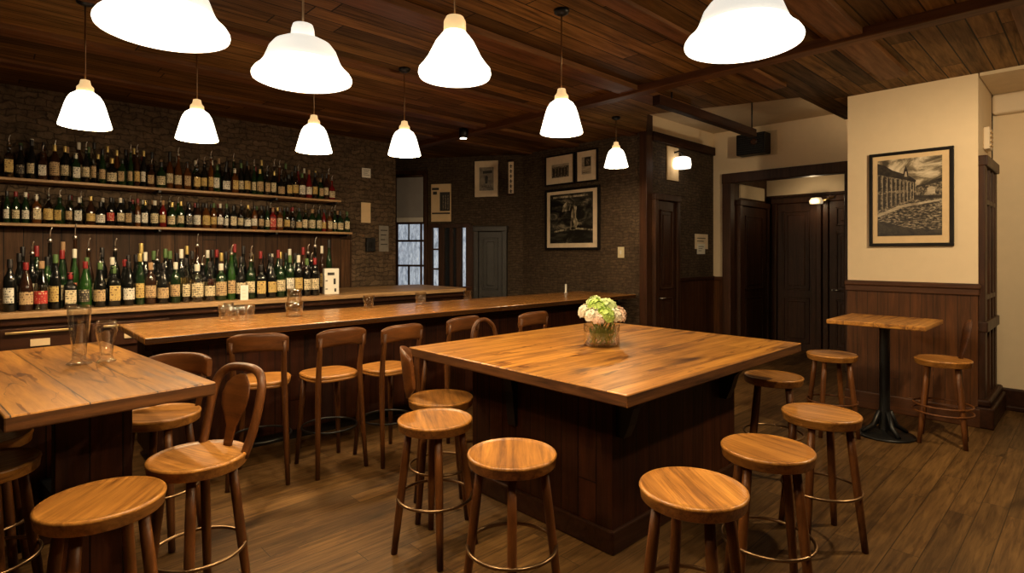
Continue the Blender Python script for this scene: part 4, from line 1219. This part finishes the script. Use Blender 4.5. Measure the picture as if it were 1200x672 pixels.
def flower(c, r, m, name):
    mb = MB()
    N = 46
    for i in range(N):
        zf = 1 - 1.45 * (i + .5) / N
        rr = math.sqrt(max(0, 1 - zf * zf)); a = i * 2.39996
        d = Vector((rr * math.cos(a), rr * math.sin(a), zf))
        tdir = d.cross(Vector((0, 0, 1))); tdir = tdir.normalized() if tdir.length > .01 else Vector((1, 0, 0))
        tdir = (Matrix.Rotation(rnd.uniform(0, 6.28), 3, d) @ tdir)
        b = d.cross(tdir)
        w = r * rnd.uniform(.26, .36)
        o = Vector(c) + d * r * rnd.uniform(.74, .98)
        # cupped petal: 3 x 3 grid with thickness
        g = []
        for layer in (0, 1):
            for u in (-1, 0, 1):
                for v in (-1, 0, 1):
                    k = .85 if u and v else 1.0
                    g.append(mb.bm.verts.new(o + tdir * w * u * k + b * w * v * k + d * (w * .45 * (u * u + v * v) * .5 - layer * .0012)))
        for u in range(2):
            for v in range(2):
                q = [u * 3 + v, u * 3 + v + 1, (u + 1) * 3 + v + 1, (u + 1) * 3 + v]
                mb._f([g[k] for k in q], True); mb._f([g[k + 9] for k in q][::-1], True)
    # core
    mb.lathe([(.02 * r, -r * .7), (r * .55, -r * .5), (r * .74, 0), (r * .55, r * .5), (.02 * r, r * .72)], 12, tuple(c))
    return mb.build(name, m, bq)
heads = [(-.115, -.01, .205, .056, 'cream'), (-.06, -.085, .205, .058, 'lime'), (.01, -.10, .20, .054, 'cream'), (.085, -.07, .205, .060, 'blush'), (.125, .01, .20, .056, 'blush'),
         (-.055, .0, .255, .062, 'lime'), (.03, -.02, .26, .064, 'pale green'), (.085, .06, .225, .058, 'cream'), (-.07, .085, .22, .056, 'cream'), (.01, .07, .275, .056, 'pale green'), (.055, -.115, .185, .036, 'blush'), (-.125, -.07, .185, .040, 'blush'), (.155, -.03, .182, .036, 'cream')]
for x, y, z, r, m in heads: flower((x, y, z - .01), r, pet_m[m], 'flower_head')
for i, (x, y, z, r, m) in enumerate(heads):
    a = i * 2.4
    MB().tube([(.085 * math.cos(a), .085 * math.sin(a), .004), (x * .4 + .03 * math.cos(a), y * .4 + .03 * math.sin(a), .08), (x * .7, y * .7, z - .05)], .0045, 7).build('stem', leaf_m, bq)
lf = MB()
for i in range(64):
    a = i * 2.39 + .3; rr = .035 + .070 * ((i * 7) % 11) / 11; z = .004 + .075 * ((i * 3) % 17) / 17
    p = Vector((rr * math.cos(a), rr * math.sin(a), z)); d = Vector((math.cos(a) * .3, math.sin(a) * .3, 1)).normalized(); sd = Vector((-math.sin(a), math.cos(a), 0))
    lf.prism([p - d * .0, p + d * .02 + sd * .014, p + d * .046, p + d * .02 - sd * .014], Vector((math.cos(a), math.sin(a), 0)) * .0015)
lf.build('leaves', leaf_m, bq)

# ------------------------------------------------------------------ world and view
w = bpy.data.worlds.new('world'); scene.world = w; w.use_nodes = True
w.node_tree.nodes['Background'].inputs[0].default_value = (1.0, .72, .45, 1)
w.node_tree.nodes['Background'].inputs[1].default_value = .014
scene.view_settings.view_transform = 'Standard'
scene.view_settings.look = 'None'
scene.view_settings.gamma = 1
scene.view_settings.exposure = .17
scene.view_settings.use_curve_mapping = False
scene.cycles.use_denoising = True
scene.cycles.max_bounces = 8
scene.cycles.transmission_bounces = 8
scene.cycles.sample_clamp_indirect = 4
